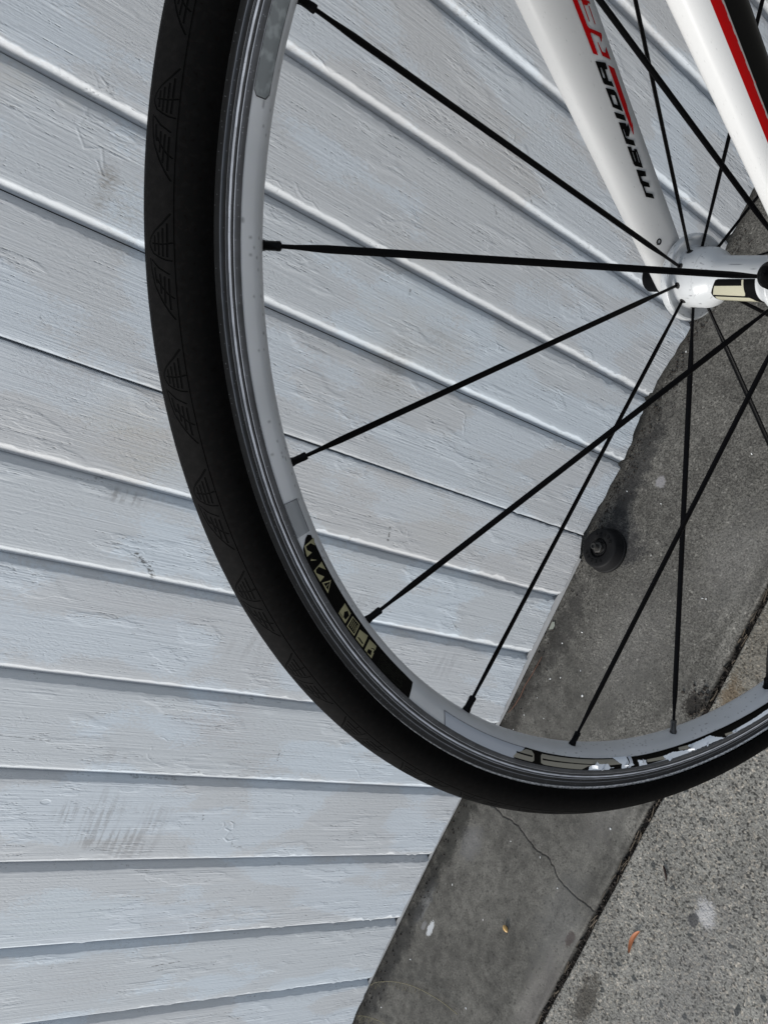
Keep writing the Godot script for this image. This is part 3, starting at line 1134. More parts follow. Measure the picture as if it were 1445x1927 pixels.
func pipe(called: String, parent: Node, m: Material, pts: Array, rad: Array, segs := 20) -> MeshInstance3D:
	var mb := MB.new()
	mb.tube(pts, rad, segs)
	return put(called, mb.mesh(), m, parent)


func build_bicycle() -> void:
	var u := Vector3(0.9962, 0.0, -0.0870)
	var n := Vector3(0.0869, 0.0589, 0.9945).normalized()
	u = (u - n * u.dot(n)).normalized()
	var v := n.cross(u)
	var c := Vector3(0.1400, 0.3248, 0.2984)
	var hubh := 0.3374
	var bike := node("bicycle", self, Transform3D(Basis(u, v, n), c - v * hubh))
	tag(bike, "white road bicycle with black bladed spokes leaning against the white boards", "bicycle")
	wheel(bike, "front_wheel", Vector3(0, hubh, 0), true)
	var fork := node("fork", bike, Transform3D(Basis.IDENTITY, Vector3(0, hubh, 0)))
	for side in [-1.0, 1.0]:
		put("fork_blade", fork_blade(side), M.fork_paint, fork)
	tag(put("lettering", fork_film(), film_material("fork_lettering", fork_print(), 0.35), fork), "black and red lettering on the inside of the far fork blade")
	var sm := MB.new()
	sm.lathe(mm([1.9, -0.6, 1.9, 0.25, 1.2, 0.45, 0.9, -0.2, 0.0, -0.2]), 16)
	put("dropout_screw", sm.mesh(), M.grime, fork).position = fork_mid(0.033, -1.0) + Vector3(FORK_AC.x, FORK_AC.y, 0) * -0.005 + Vector3(0, 0, fork_thick(0.033) * 0.49)
	# quick release through the axle
	var qr := node("quick_release", bike, Transform3D(Basis.IDENTITY, Vector3(0, hubh, 0)))
	var nb := MB.new()
	var nut := []
	nut.append_array(mm([3.0, -73.0, 8.0, -72.6, 9.4, -71.4]))
	for k in 9:
		nut.append(Vector2(9.6 if k % 2 == 0 else 9.1, -71.0 + 1.5 * k) * 0.001)
	nut.append_array(mm([8.0, -58.0, 3.0, -57.8]))
	nb.lathe(nut, 40)
	put("skewer_nut", nb.mesh(), M.black_plastic, qr)
	pipe("skewer", qr, M.steel, [Vector3(0, 0, -0.060), Vector3(0, 0, 0.062)], [0.0025, 0.0025], 12)
	pipe("lever", qr, M.black_plastic, [Vector3(0, 0, 0.052), Vector3(0, 0.001, 0.064), Vector3(-0.006, 0.016, 0.067), Vector3(-0.014, 0.037, 0.067), Vector3(-0.0213, 0.0566, 0.066), Vector3(-0.0234, 0.0620, 0.066), Vector3(-0.0247, 0.0655, 0.066), Vector3(-0.0257, 0.0680, 0.066), Vector3(-0.0263, 0.0695, 0.066)],
		[0.0095, 0.0095, 0.0070, 0.0058, 0.0068, 0.0068, 0.0060, 0.0040, 0.0008], 24)
	# the rest of the machine, beyond the edge of the photograph
	var fr := node("frame", bike, Transform3D(Basis.IDENTITY, Vector3(0, hubh, 0)))
	var st := func(s): return Vector3(-0.003 + FORK_AX.x * s, 0.002 + FORK_AX.y * s, 0.0)
	pipe("fork_crown", fork, M.white_gloss, [fork_mid(0.366, -1.0), fork_mid(0.380, -0.7), st.call(0.392), fork_mid(0.380, 0.7), fork_mid(0.366, 1.0)], [0.014, 0.018, 0.020, 0.018, 0.014])
	pipe("head_tube", fr, M.white_gloss, [st.call(0.392), st.call(0.535)], [0.022, 0.021])
	var bb := Vector3(0.600, -0.070, 0)
	var sc := Vector3(0.745, 0.420, 0)
	var ra := Vector3(1.000, 0, 0)
	pipe("down_tube", fr, M.white_gloss, [st.call(0.415), bb], [0.024, 0.024])
	pipe("top_tube", fr, M.white_gloss, [st.call(0.515), sc], [0.018, 0.015])
	pipe("seat_tube", fr, M.white_gloss, [bb, sc], [0.017, 0.016])
	for z in [-0.062, 0.062]:
		pipe("chain_stay", fr, M.white_gloss, [bb + Vector3(0.03, 0, z * 0.6), ra + Vector3(0, 0, z)], [0.010, 0.007])
		pipe("seat_stay", fr, M.white_gloss, [sc + Vector3(0, -0.02, z * 0.25), sc + Vector3(0.05, -0.10, z * 0.7), ra + Vector3(0, 0, z)], [0.007, 0.007, 0.006])
	wheel(bike, "rear_wheel", Vector3(ra.x, hubh, 0), false)
	var hb := node("handlebar", bike, Transform3D(Basis.IDENTITY, Vector3(0, hubh, 0)))
	pipe("stem", hb, M.black_plastic, [st.call(0.535), st.call(0.565), st.call(0.572) + Vector3(-0.10, 0.02, 0)], [0.016, 0.016, 0.015])
	var hp := []
	var hc: Vector3 = st.call(0.572) + Vector3(-0.10, 0.02, 0)
	for p in [[-0.075, -0.120, -0.195], [-0.125, -0.085, -0.205], [-0.120, -0.030, -0.203], [-0.075, -0.004, -0.200], [-0.02, 0.0, -0.19], [0.0, 0.0, -0.16], [0.0, 0.0, 0.16], [-0.02, 0.0, 0.19], [-0.075, -0.004, 0.200], [-0.120, -0.030, 0.203], [-0.125, -0.085, 0.205], [-0.075, -0.120, 0.195]]:
		hp.append(hc + Vector3(p[0], p[1], p[2]))
	var hr := []
	hr.resize(hp.size())
	hr.fill(0.0155)
	pipe("drop_bar", hb, M.black_plastic, hp, hr, 14)
	var sd := node("saddle", bike, Transform3D(Basis.IDENTITY, Vector3(0, hubh, 0)))
	pipe("seat_post", sd, M.black_plastic, [sc, sc + Vector3(0.05, 0.17, 0)], [0.0136, 0.0136])
	var sb := MB.new()
	sb.grid(16, 16, func(i, j):
		var x := lerpf(-0.13, 0.14, float(i))
		var wide := lerpf(0.018, 0.070, smoothstep(0.3, 1.0, float(i)))
		var a := PI * float(j)
		return sc + Vector3(0.055 + x, 0.190 + 0.018 * sin(a) + 0.02 * float(i) * float(i), wide * cos(a)), -1.0)
	put("saddle_cover", sb.mesh(), M.black_plastic, sd)
	var cs := node("crankset", bike, Transform3D(Basis.IDENTITY, Vector3(0, hubh, 0) + bb))
	var ring := MB.new()
	ring.lathe(mm([98, 44, 98, 46, 84, 46, 84, 44, 98, 44]), 60)
	put("chainring", ring.mesh(), M.steel, cs)
	for k in [1.0, -1.0]:
		pipe("crank_arm", cs, M.steel, [Vector3(0, 0, 0.052 * k), Vector3(0.16 * k, 0.05 * k, 0.066 * k)], [0.013, 0.010], 12)
		var pd := MB.new()
		pd.box(Vector3(0.16 * k, 0.05 * k, 0.108 * k), Vector3(0.085, 0.018, 0.062))
		put("pedal", pd.mesh(), M.black_plastic, cs)


# ---------------------------------------------------------------- boards
# where the boards meet, from right to left
const JOINTS := [1.60, 1.505, 1.41, 1.315, 1.22, 1.125, 1.03, 0.936, 0.842, 0.748, 0.654, 0.560, 0.468, 0.3758, 0.2826, 0.1898, 0.0964, 0.0193, -0.0728, -0.1515, -0.2275, -0.3242, -0.4166, -0.5118, -0.6071, -0.7005, -0.792, -0.884, -0.976, -1.068, -1.160, -1.252, -1.344, -1.436]
const HINGE := 18   # index of the joint between wall and door


func ends_at(x: float) -> float:
	var t := [[-1.5, -0.002], [-0.7613, -0.002], [-0.7019, 0.001], [-0.6106, 0.0030], [-0.4277, -0.0010], [-0.3188, -0.0040], [-0.2787, -0.0020], [-0.2235, -0.0015], [-0.1540, 0.0000], [-0.1419, -0.0050], [-0.0976, -0.0060], [-0.0735, 0.0050], [-0.0700, 0.0060], [0.0175, -0.0025], [0.0927, 0.0070], [0.1919, -0.0060], [0.30, 0.0], [1.7, 0.0]]
	for k in t.size() - 1:
		if x <= t[k + 1][0]:
			return lerpf(t[k][1], t[k + 1][1], clampf((x - t[k][0]) / (t[k + 1][0] - t[k][0]), 0.0, 1.0))
	return 0.0


func build_boards() -> void:
	edge_noise.seed = 5
	edge_noise.frequency = 0.09
	edge_noise.fractal_octaves = 3
	var cool := Color(0.545, 0.576, 0.604)
	var mid := Color(0.543, 0.565, 0.587)
	var warm := Color(0.545, 0.557, 0.570)
	var grey := Color(0.70, 0.685, 0.65)
	# x, y, rx, ry, r, g, b (picture values), strength, streaks
	var wall_marks := [
		[0.04, 0.318, 0.045, 0.06, 0.7337, 0.7337, 0.7277, 0.527, 0], [0.02, 0.33, 0.03, 0.016, 0.5493, 0.5493, 0.5463, 0.341, 1], [0.055, 0.3, 0.018, 0.02, 0.5587, 0.5587, 0.5527, 0.279, 1],
		[0.05, 0.602, 0.016, 0.007, 0.5067, 0.4887, 0.4647, 0.465, 0.8], [0.036, 0.58, 0.03, 0.012, 0.6453, 0.6273, 0.5973, 0.217, 0.8], [0.085, 0.672, 0.014, 0.02, 0.7193, 0.7073, 0.6833, 0.372, 0.3], [0.088, 0.64, 0.012, 0.01, 0.7493, 0.7373, 0.7133, 0.279, 0.3],
		[0.106, 0.35, 0.03, 0.035, 0.6893, 0.6773, 0.6533, 0.217, 0.5], [0.215, 0.3, 0.03, 0.05, 0.6707, 0.6587, 0.6407, 0.248, 0.6], [-0.012, 0.41, 0.02, 0.03, 0.6613, 0.6613, 0.6673, 0.248, 1], [-0.045, 0.17, 0.02, 0.04, 0.6987, 0.6987, 0.6927, 0.248, 0.4],
		[0.245, 0.232, 0.02, 0.03, 0.6573, 0.6513, 0.6513, 0.217, 1], [0.012, 0.52, 0.026, 0.008, 0.6, 0.6, 0.6, 0.279, 1], [0.061, 0.54, 0.006, 0.004, 0.6067, 0.6067, 0.5467, 0.496, 0], [0.12, 0.56, 0.012, 0.03, 0.7, 0.7, 0.7, 0.217, 0.8], [0.15, 0.21, 0.03, 0.03, 0.66, 0.66, 0.66, 0.186, 0.8]]
	var door_marks := [
		[-0.1, 0.528, 0.03, 0.04, 0.7213, 0.6973, 0.6613, 0.341, 0.25], [-0.125, 0.5, 0.022, 0.035, 0.7067, 0.6947, 0.6587, 0.248, 0.4], [-0.16, 0.516, 0.006, 0.018, 0.4173, 0.4113, 0.4113, 0.3348, 1.2], [-0.088, 0.59, 0.016, 0.03, 0.6327, 0.6327, 0.6447, 0.217, 1],
		[-0.466, 0.43, 0.03, 0.022, 0.5173, 0.5113, 0.5113, 0.2678, 1.6], [-0.49, 0.402, 0.022, 0.026, 0.5373, 0.5313, 0.5313, 0.2455, 1.8], [-0.452, 0.462, 0.014, 0.01, 0.5013, 0.5013, 0.5073, 0.2455, 1.5], [-0.47, 0.38, 0.03, 0.02, 0.6013, 0.6013, 0.6073, 0.2232, 1.6],
		[-0.56, 0.44, 0.03, 0.05, 0.7787, 0.8147, 0.8267, 0.217, 0.4], [-0.59, 0.3, 0.02, 0.05, 0.7187, 0.7127, 0.7187, 0.248, 0.6], [-0.25, 0.45, 0.02, 0.06, 0.6827, 0.6827, 0.6947, 0.217, 0.8], [-0.27, 0.34, 0.025, 0.04, 0.6013, 0.6013, 0.6073, 0.1786, 1.6],
		[-0.35, 0.35, 0.03, 0.05, 0.696, 0.684, 0.69, 0.279, 0.8], [-0.39, 0.3, 0.02, 0.05, 0.6673, 0.6613, 0.6613, 0.279, 1], [-0.11, 0.2, 0.025, 0.05, 0.7367, 0.7337, 0.7247, 0.31, 0.2], [-0.255, 0.115, 0.018, 0.025, 0.5853, 0.5913, 0.6033, 0.2455, 1.2],
		[-0.4, 0.44, 0.02, 0.012, 0.5773, 0.5713, 0.5713, 0.1786, 1.6], [-0.65, 0.38, 0.03, 0.05, 0.7013, 0.7013, 0.7073, 0.248, 0.8], [-0.545, 0.16, 0.03, 0.05, 0.7253, 0.7313, 0.7433, 0.186, 0.8], [-0.44, 0.13, 0.03, 0.05, 0.714, 0.72, 0.726, 0.217, 0.8], [-0.212, 0.262, 0.02, 0.02, 0.6213, 0.6213, 0.6273, 0.1562, 1.4]]
	var door_scratches := [[-0.205, 0.488, -0.214, 0.474, -0.222, 0.468, 3.6, 0.9], [-0.143, 0.300, -0.150, 0.297, 1.4, 0.9], [-0.124, 0.262, -0.138, 0.258, 1.6, 0.9], [-0.560, 0.330, -0.557, 0.310, 1.3, 0.8], [-0.640, 0.320, -0.636, 0.285, 1.3, 0.8], [-0.648, 0.318, -0.643, 0.288, 1.0, 0.8], [-0.480, 0.286, -0.492, 0.284, -0.493, 0.272, 1.2, 0.7], [-0.376, 0.276, -0.39, 0.274, 1.0, 0.8], [-0.380, 0.56, -0.384, 0.50, 1.0, 0.6], [-0.598, 0.300, -0.594, 0.270, 1.0, 0.7], [-0.455, 0.33, -0.462, 0.328, 1.0, 0.9]]
	var wall_scratches := [[0.020, 0.560, 0.032, 0.552, 1.4, 0.6], [0.083, 0.345, 0.075, 0.344, 1.0, 0.8], [0.205, 0.270, 0.198, 0.262, 1.2, 0.7], [0.180, 0.300, 0.173, 0.292, 1.0, 0.6], [0.128, 0.53, 0.122, 0.528, 1.0, 0.8]]
	var tw := paint_texture(-0.080, 0.60, 1536, 1200, 100, JOINTS.slice(12, 19), [warm * 0.93, mid * 0.93, warm * 0.92, mid * 0.93, cool * 0.94, mid * 0.94, cool * 0.96], wall_marks, wall_scratches, [[0.215, 0.262, 0.212, 0.255, 0.218, 0.250, 1.5, 1.0], [0.062, 0.612, 0.055, 0.606, 0.050, 0.609, 1.2, 1.0], [0.075, 0.630, 0.066, 0.622, 0.071, 0.612, 0.060, 0.607, 1.3, 0.9]])  # wall tints scaled down: light falling off to the right, painted into the colour
	var td := paint_texture(-0.874, 0.80, 2048, 1200, 200, JOINTS.slice(18, 28), [warm * 0.99, cool * 1.02, mid * 1.03, cool * 1.05, mid * 1.06, mid * 1.07, cool * 1.07, mid * 1.07, cool * 1.07], door_marks, door_scratches, [[-0.4707, 0.2990, -0.4736, 0.2935, -0.4816, 0.2965, -0.4858, 0.2912, -0.4836, 0.2810, 1.8, 1.2], [-0.444, 0.4850, -0.4441, 0.4852, 6.0, -1.6], [-0.121, 0.246, -0.125, 0.250, -0.128, 0.245, -0.123, 0.243, 1.0, 0.9], [-0.124, 0.240, -0.129, 0.238, -0.124, 0.236, 1.0, 0.9]])  # door tints rise board by board leftwards: stronger light there, painted into the colour
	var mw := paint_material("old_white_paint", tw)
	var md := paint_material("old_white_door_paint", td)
	var wall := node("plank_wall", self, Transform3D(Basis.IDENTITY, Vector3.ZERO))
	tag(wall, "white painted board wall behind the hub and fork, with ragged board ends", "wall")
	var door := node("plank_door", self, Transform3D(Basis.IDENTITY, Vector3.ZERO))
	tag(door, "white painted board panel left of the black rubber stop, with grey strip below", "door")
	for k in JOINTS.size() - 1:
		var onwall := k < HINGE
		var cl := 0.0072
		var cr := 0.0052
		var dl := 0.0060
		var dr := 0.0060
		if k == HINGE - 1:
			cl = 0.0022
			dl = 0.0018
		if k == HINGE:
			cr = 0.0010
			dr = 0.0010
		var gap := 0.0006 if k == HINGE or k == HINGE - 1 else 0.0
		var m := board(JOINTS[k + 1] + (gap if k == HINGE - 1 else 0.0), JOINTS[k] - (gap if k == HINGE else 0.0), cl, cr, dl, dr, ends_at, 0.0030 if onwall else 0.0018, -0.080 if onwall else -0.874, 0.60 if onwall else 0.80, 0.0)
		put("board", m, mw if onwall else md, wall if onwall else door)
	var bk := MB.new()
	bk.box(Vector3(0.765, 1.16, -0.034), Vector3(1.67, 2.28, 0.018))
	put("backing", bk.mesh(), M.dark_timber, wall)
	bk = MB.new()
	bk.box(Vector3(-0.757, 1.16, -0.034), Vector3(1.358, 2.28, 0.018))
	put("backing", bk.mesh(), M.dark_timber, door)
	# the grey strip that shows under the door's boards
	var sb := MB.new()
	sb.grid(60, 1, func(i, j):
		var x := lerpf(-0.0985, -1.43, float(i))
		var low := lerpf(-0.0116, -0.0100, clampf((-0.10 - x) / 0.13, 0.0, 1.0))
		if x < -0.30:
			low = lerpf(-0.0100, -0.0022, clampf((-0.30 - x) / 0.21, 0.0, 1.0))
		return Vector3(x, ends_at(x) + 0.0015 if j < 0.5 else low, -0.0012), 1.0)
	for k in sb.n.size():
		sb.n[k] = Vector3(0, 0, 1)
	var sb2 := MB.new()
	sb2.v = sb.v
	sb2.n = sb.n
	sb2.uv = sb.uv
	for k in range(0, sb.ix.size(), 3):
		sb2.tri(sb.ix[k], sb.ix[k + 1], sb.ix[k + 2])
	for k in 60:
		var a := sb.v[k * 2 + 1]
		var b := sb.v[k * 2 + 3]
		sb2.flat([a, b, Vector3(b.x, b.y, -0.020), Vector3(a.x, a.y, -0.020)], Vector3.DOWN)
	tag(put("bottom_strip", sb2.mesh(), M.grey_strip, door), "smooth pale grey strip along the lower edge")


# ---------------------------------------------------------------- ground
func build_ground() -> void:
	var strip_marks := [
		[0.017, 0.049, 0.006, 0.006, 0.6, 0.59, 0.6, 0.68, 9], [-0.583, 0.037, 0.0095, 0.0038, 0.78, 0.79, 0.8, 0.8075, 6], [-0.59, 0.026, 0.006, 0.003, 0.55, 0.55, 0.56, 0.51, 4],
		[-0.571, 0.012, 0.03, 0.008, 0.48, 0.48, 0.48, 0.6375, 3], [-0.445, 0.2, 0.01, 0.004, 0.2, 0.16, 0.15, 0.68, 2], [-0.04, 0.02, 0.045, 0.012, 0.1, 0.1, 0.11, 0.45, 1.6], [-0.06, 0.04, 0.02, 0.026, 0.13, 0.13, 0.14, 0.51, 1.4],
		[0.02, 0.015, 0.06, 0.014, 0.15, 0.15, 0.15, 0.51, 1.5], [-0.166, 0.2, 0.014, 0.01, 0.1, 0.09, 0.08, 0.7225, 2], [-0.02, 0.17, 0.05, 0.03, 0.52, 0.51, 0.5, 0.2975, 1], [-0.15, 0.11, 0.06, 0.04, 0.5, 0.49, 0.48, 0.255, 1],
		[-0.44, 0.18, 0.05, 0.022, 0.45, 0.45, 0.45, 0.255, 1.2], [-0.3, 0.17, 0.05, 0.02, 0.47, 0.46, 0.45, 0.2975, 1.2], [-0.52, 0.2, 0.06, 0.016, 0.5, 0.48, 0.47, 0.34, 1.3], [-0.46, 0.035, 0.02, 0.015, 0.5, 0.5, 0.52, 0.2975, 1.2],
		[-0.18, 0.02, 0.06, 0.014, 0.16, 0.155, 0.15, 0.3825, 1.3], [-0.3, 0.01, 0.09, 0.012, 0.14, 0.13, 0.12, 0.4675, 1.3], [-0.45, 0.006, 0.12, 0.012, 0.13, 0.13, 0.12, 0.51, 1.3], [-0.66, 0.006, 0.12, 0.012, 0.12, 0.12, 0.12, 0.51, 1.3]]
	var cracks := [[-404, 40, -404, 59, -398, 84, -402, 111, -402, 120, -398, 135, -402, 149, -407, 158, -406, 171, -406, 187, -402, 204, -402, 212, 1.0], [-414, 22, -408, 34, -404, 46, 0.7]]
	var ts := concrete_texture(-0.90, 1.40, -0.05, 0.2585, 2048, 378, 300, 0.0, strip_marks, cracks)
	var walk_marks := [[-0.321, 0.302, 0.0105, 0.01, 0.738, 0.731, 0.731, 0.7225, 3], [-0.477, 0.243, 0.026, 0.01, 0.233, 0.219, 0.198, 0.6375, 1.6], [-0.1, 0.235, 0.09, 0.022, 0.325, 0.297, 0.248, 0.357, 1.2], [-0.14, 0.228, 0.02, 0.008, 0.385, 0.308, 0.217, 0.425, 1.6], [-0.332, 0.296, 0.006, 0.005, 0.201, 0.201, 0.208, 0.68, 3], [-0.4, 0.32, 0.1, 0.03, 0.468, 0.461, 0.461, 0.2125, 1]]
	var tw := concrete_texture(-0.75, 1.10, 0.2155, 0.48, 1700, 742, 400, 1.0, walk_marks, [])
	var ms := textured("trowelled_concrete", ts, 0.86, 0.05)
	var mw := textured("worn_concrete", tw, 0.9, 0.07)
	var plane := MB.new()
	plane.grid(1, 1, func(i, j): return Vector3(lerpf(-300, 300, float(i)), GROUND - 0.016, lerpf(-300, 300, float(j))), 1.0, false, func(_i, _j, p): return Vector2(p.x * 0.9, p.z * 2.0))
	for k in plane.n.size():
		plane.n[k] = Vector3.UP
	var p2 := MB.new()
	p2.v = plane.v
	p2.n = plane.n
	p2.uv = plane.uv
	p2.quad(0, 1, 3, 2)
	tag(put("ground", p2.mesh(), mw), "grey ground stretching away beyond the pavement", "", "", "structure")
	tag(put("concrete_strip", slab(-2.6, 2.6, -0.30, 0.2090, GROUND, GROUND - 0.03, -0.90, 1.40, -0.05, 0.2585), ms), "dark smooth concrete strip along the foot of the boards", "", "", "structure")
	tag(put("pavement", slab(-2.6, 2.6, 0.2158, 2.6, GROUND, GROUND - 0.03, -0.75, 1.10, 0.2155, 0.48), mw), "rough speckled concrete pavement beyond the dirty joint", "", "", "structure")
	# dirt packed in the joint
	var db := MB.new()
	for k in 900:
		var x := rng.randf_range(-0.75, 0.15)
		var z := 0.2124 + rng.randf_range(-0.0032, 0.0032)
		var r := rng.randf_range(0.0006, 0.0020)
		var b := Basis.from_euler(Vector3(rng.randf() * TAU, rng.randf() * TAU, rng.randf() * TAU))
		db.box(Vector3(x, GROUND - rng.randf_range(0.0020, 0.0075), z), Vector3(r * rng.randf_range(1.0, 3.2), r * 0.8, r), b)
	db.box(Vector3(0, GROUND - 0.0085, 0.2124), Vector3(5.2, 0.004, 0.0060))
	tag(put("joint_dirt", db.mesh(), M.dirt), "dark dirt and crumbs packed in the pavement joint", "", "", "stuff")
	var lb := MB.new()
	for k in 75:
		var x := rng.randf_range(-0.75, 0.1)
		var z := 0.2124 + rng.randf_range(-0.0028, 0.0028)
		var a := rng.randf_range(-0.35, 0.35)
		var long := rng.randf_range(0.003, 0.013)
		var wide := rng.randf_range(0.0004, 0.0010)
		lb.box(Vector3(x, GROUND - rng.randf_range(0.0005, 0.0030), z), Vector3(long, wide * 0.6, wide), Basis.from_euler(Vector3(rng.randf(), a, rng.randf_range(-0.15, 0.15))))
	tag(put("joint_litter", lb.mesh(), M.straw), "bits of dry straw caught in the pavement joint", "", "", "stuff")
	# soil and crumbs along the foot of the boards
	var so := MB.new()
	for k in 900:
		var x := rng.randf_range(-0.80, 0.30)
		var dense := 1.0 if x > -0.09 else 0.35
		if rng.randf() > dense:
			continue
		var z := absf(rng.randfn(0.0, 0.010)) - 0.004
		var r := rng.randf_range(0.0004, 0.0013)
		so.box(Vector3(x, GROUND + r * 0.3, z), Vector3(r * 1.5, r, r), Basis.from_euler(Vector3(rng.randf() * TAU, rng.randf() * TAU, 0)))
	for k in 40:
		var x := rng.randfn(-0.160, 0.010)
		var z := rng.randfn(0.2040, 0.0055)
		var r := rng.randf_range(0.0005, 0.0018)
		so.box(Vector3(x, GROUND + r * 0.4, z), Vector3(r * 1.6, r, r), Basis.from_euler(Vector3(rng.randf() * TAU, rng.randf() * TAU, 0)))
	tag(put("soil_crumbs", so.mesh(), M.dirt), "dark soil crumbs along the foot of the boards and by the joint", "", "", "stuff")


# ---------------------------------------------------------------- small things
func build_door_stop() -> void:
	var stop := node("door_stop", self, Transform3D(Basis(Vector3.RIGHT, -PI / 2), Vector3(-0.0752, GROUND, 0.0272)))
	tag(stop, "round black rubber stop with raised letters bolted to the concrete by the boards", "door stop")
	var mb := MB.new()
	mb.lathe(mm([25.2, 0.0, 25.5, 1.2, 25.3, 3.0, 24.4, 3.6, 24.1, 4.4, 22.6, 14.8, 21.6, 16.2, 20.2, 16.8, 11.8, 17.4, 11.0, 17.0, 10.6, 14.2, 9.0, 14.0, 8.7, 15.8, 8.0, 16.2, 7.2, 16.0, 6.9, 13.2, 0.0, 13.2]), 64)
	put("rubber_body", mb.mesh(), M.stop_rubber, stop)
	mb = MB.new()
	mb.lathe(mm([6.4, 13.2, 6.4, 14.6, 5.6, 15.2, 3.6, 15.4, 3.6, 25.6, 3.2, 26.6, 2.2, 26.6, 1.9, 25.0, 0.0, 24.8]), 24)
	put("bolt", mb.mesh(), M.dull_bolt, stop)
	mb = MB.new()
	mb.lathe(mm([6.3, 14.6, 6.3, 19.0, 5.2, 20.0, 3.5, 20.0]), 6)
	put("nut", mb.mesh(), M.dull_bolt, stop)
	var font := SystemFont.new()
	font.font_names = PackedStringArray(["Droid Sans"])
	font.font_weight = 700
	var word := "BERGO"
	for half in 2:
		for k in word.length():
			var t := TextMesh.new()
			t.text = word[k]
			t.font = font
			t.font_size = 24
			t.pixel_size = 0.00019
			t.depth = 0.0018
			t.curve_step = 1.0
			var a := deg_to_rad(40.0 - 21.0 * k - 180.0 * half)
			var o := put("raised_letter", t, M.stop_rubber, stop)
			o.transform = Transform3D(Basis(Vector3(0, 0, 1), a - PI / 2), Vector3(cos(a) * 0.0158, sin(a) * 0.0162, 0.0170))


func build_litter() -> void:
	# flakes of white paint: a few shapes, many places (millimetres)
	var shapes := []
	for k in 4:
		var mb := MB.new()
		var c := 5 + k % 2
		var pts := []
		for i in c:
			var a := TAU * i / c + rng.randf_range(-0.3, 0.3)
			var r := rng.randf_range(0.0008, 0.0019) * (1.0 if i % 2 == 0 else 1.3)
			pts.append(Vector3(cos(a) * r * 1.5, 0.0008 + rng.randf_range(-0.0002, 0.0002), sin(a) * r))
		mb.flat(pts, Vector3.UP)
		for i in c:
			var p: Vector3 = pts[i]
			var q: Vector3 = pts[(i + 1) % c]
			mb.flat([p, q, Vector3(q.x, 0.0, q.z), Vector3(p.x, 0.0, p.z)], p + q)
		shapes.append(mb.mesh())
	var at := [-6, 15, -3, 63, -71, 157, -70, 161, -170, 45, -194, 27, -207, 66, -265, 29, -228, 46, -237, 34, -292, 23, -279, 50, -315, 18, -229, 83, -57, 81, 117, 100, 159, 4, -323, 184, -405, 127, -415, 162, -515, 98, -419, 84, -519, 38, -636, 31, -607, 130, -718, 23, 78, 133, 55, 64]
	for k in range(0, at.size(), 2):
		var o := put("paint_chip", shapes[(k / 2) % 4], M.chip_white)
		o.transform = Transform3D(Basis(Vector3.UP, rng.randf() * TAU).scaled(Vector3.ONE * rng.randf_range(0.30, 0.62)), Vector3(at[k] * 0.001, GROUND, at[k + 1] * 0.001))
		var own := {0: "white paint chip by the board ends just above the black rubber stop", 1: "tiny white paint chip beside the round pale spot right of the rubber stop", 2: "left one of two white paint chips lying side by side near the pavement joint", 3: "right one of two white paint chips lying side by side near the pavement joint", 17: "tiny white paint chip by the joint just below the tyre", 18: "pale paint chip lying right beside the crack in the concrete", 22: "tiny white paint chip near the bigger white paint smear by the boards", 25: "tiny white paint chip in the bottom corner near the grass stems"}
		tag(o, own.get(k / 2, "tiny white paint chip lying on the dark concrete strip"), "paint chip", "white paint chips on the concrete strip")
	var fb := MB.new()
	fb.flat([Vector3(-0.010, 0.0012, -0.003), Vector3(-0.004, 0.0016, 0.006), Vector3(0.004, 0.0012, 0.006), Vector3(0.010, 0.002, 0.002), Vector3(0.007, 0.001, -0.004)], Vector3.UP)
	var flake := put("paint_flake", fb.mesh(), M.flake_green)
	flake.transform = Transform3D(Basis.IDENTITY.scaled(Vector3(0.6, 0.6, 0.6)), Vector3(-0.184, GROUND, 0.003))
	tag(flake, "pale grey green paint flake beside the grey strip under the boards", "paint flake")
	# dry leaf: a curved, folded sliver
	var lb := MB.new()
	lb.grid(20, 6, func(i, j):
		var t := float(i) - 0.5
		var wide := 0.0020 * sqrt(maxf(0.0, 1.0 - 4.0 * t * t)) + 0.0002
		var q := float(j) - 0.5
		return Vector3(t * 0.025, 0.0012 + 0.0014 * absf(q) * 2.0 * (1.0 - absf(t)) + 0.0020 * t * t * 4.0, q * 2.0 * wide + 0.0038 * (4.0 * t * t - 0.5)), 1.0)
	for k in lb.n.size():
		if lb.n[k].y < 0.0:
			lb.n[k] = -lb.n[k]
	var l2 := MB.new()
	l2.v = lb.v
	l2.n = lb.n
	for k in lb.v.size():
		l2.uv.append(Vector2.ZERO)
	for k in range(0, lb.ix.size(), 3):
		l2.tri(lb.ix[k], lb.ix[k + 1], lb.ix[k + 2])
	var leaf := put("dry_leaf", l2.mesh(), M.leaf_orange)
	leaf.transform = Transform3D(Basis(Vector3.UP, deg_to_rad(2.0)), Vector3(-0.391, GROUND, 0.2588))
	tag(leaf, "narrow curled orange dry leaf on the rough pavement", "leaf")
	var db := MB.new()
	db.tube([Vector3(-0.007, 0.001, 0), Vector3(-0.002, 0.0014, 0.0012), Vector3(0.003, 0.0012, 0.001), Vector3(0.007, 0.0009, 0)], [0.0003, 0.0011, 0.0012, 0.0003], 6)
	var bark := put("bark_sliver", db.mesh(), M.bark)
	bark.transform = Transform3D(Basis(Vector3.UP, deg_to_rad(46.0)), Vector3(-0.3178, GROUND, 0.2535))
	tag(bark, "small dark brown bark sliver on the rough pavement near the tyre", "bark")
	# a husk
	var hb := MB.new()
	hb.lathe(mm([0.1, -4.2, 1.2, -3.6, 2.1, -2.0, 2.4, 0.0, 2.1, 2.0, 1.4, 3.4, 0.7, 4.3, 0.1, 4.6]), 16)
	var husk := put("seed_husk", hb.mesh(), M.husk)
	husk.transform = Transform3D(Basis(Vector3.UP, deg_to_rad(-12.0)), Vector3(-0.497, GROUND + 0.0023, 0.130))
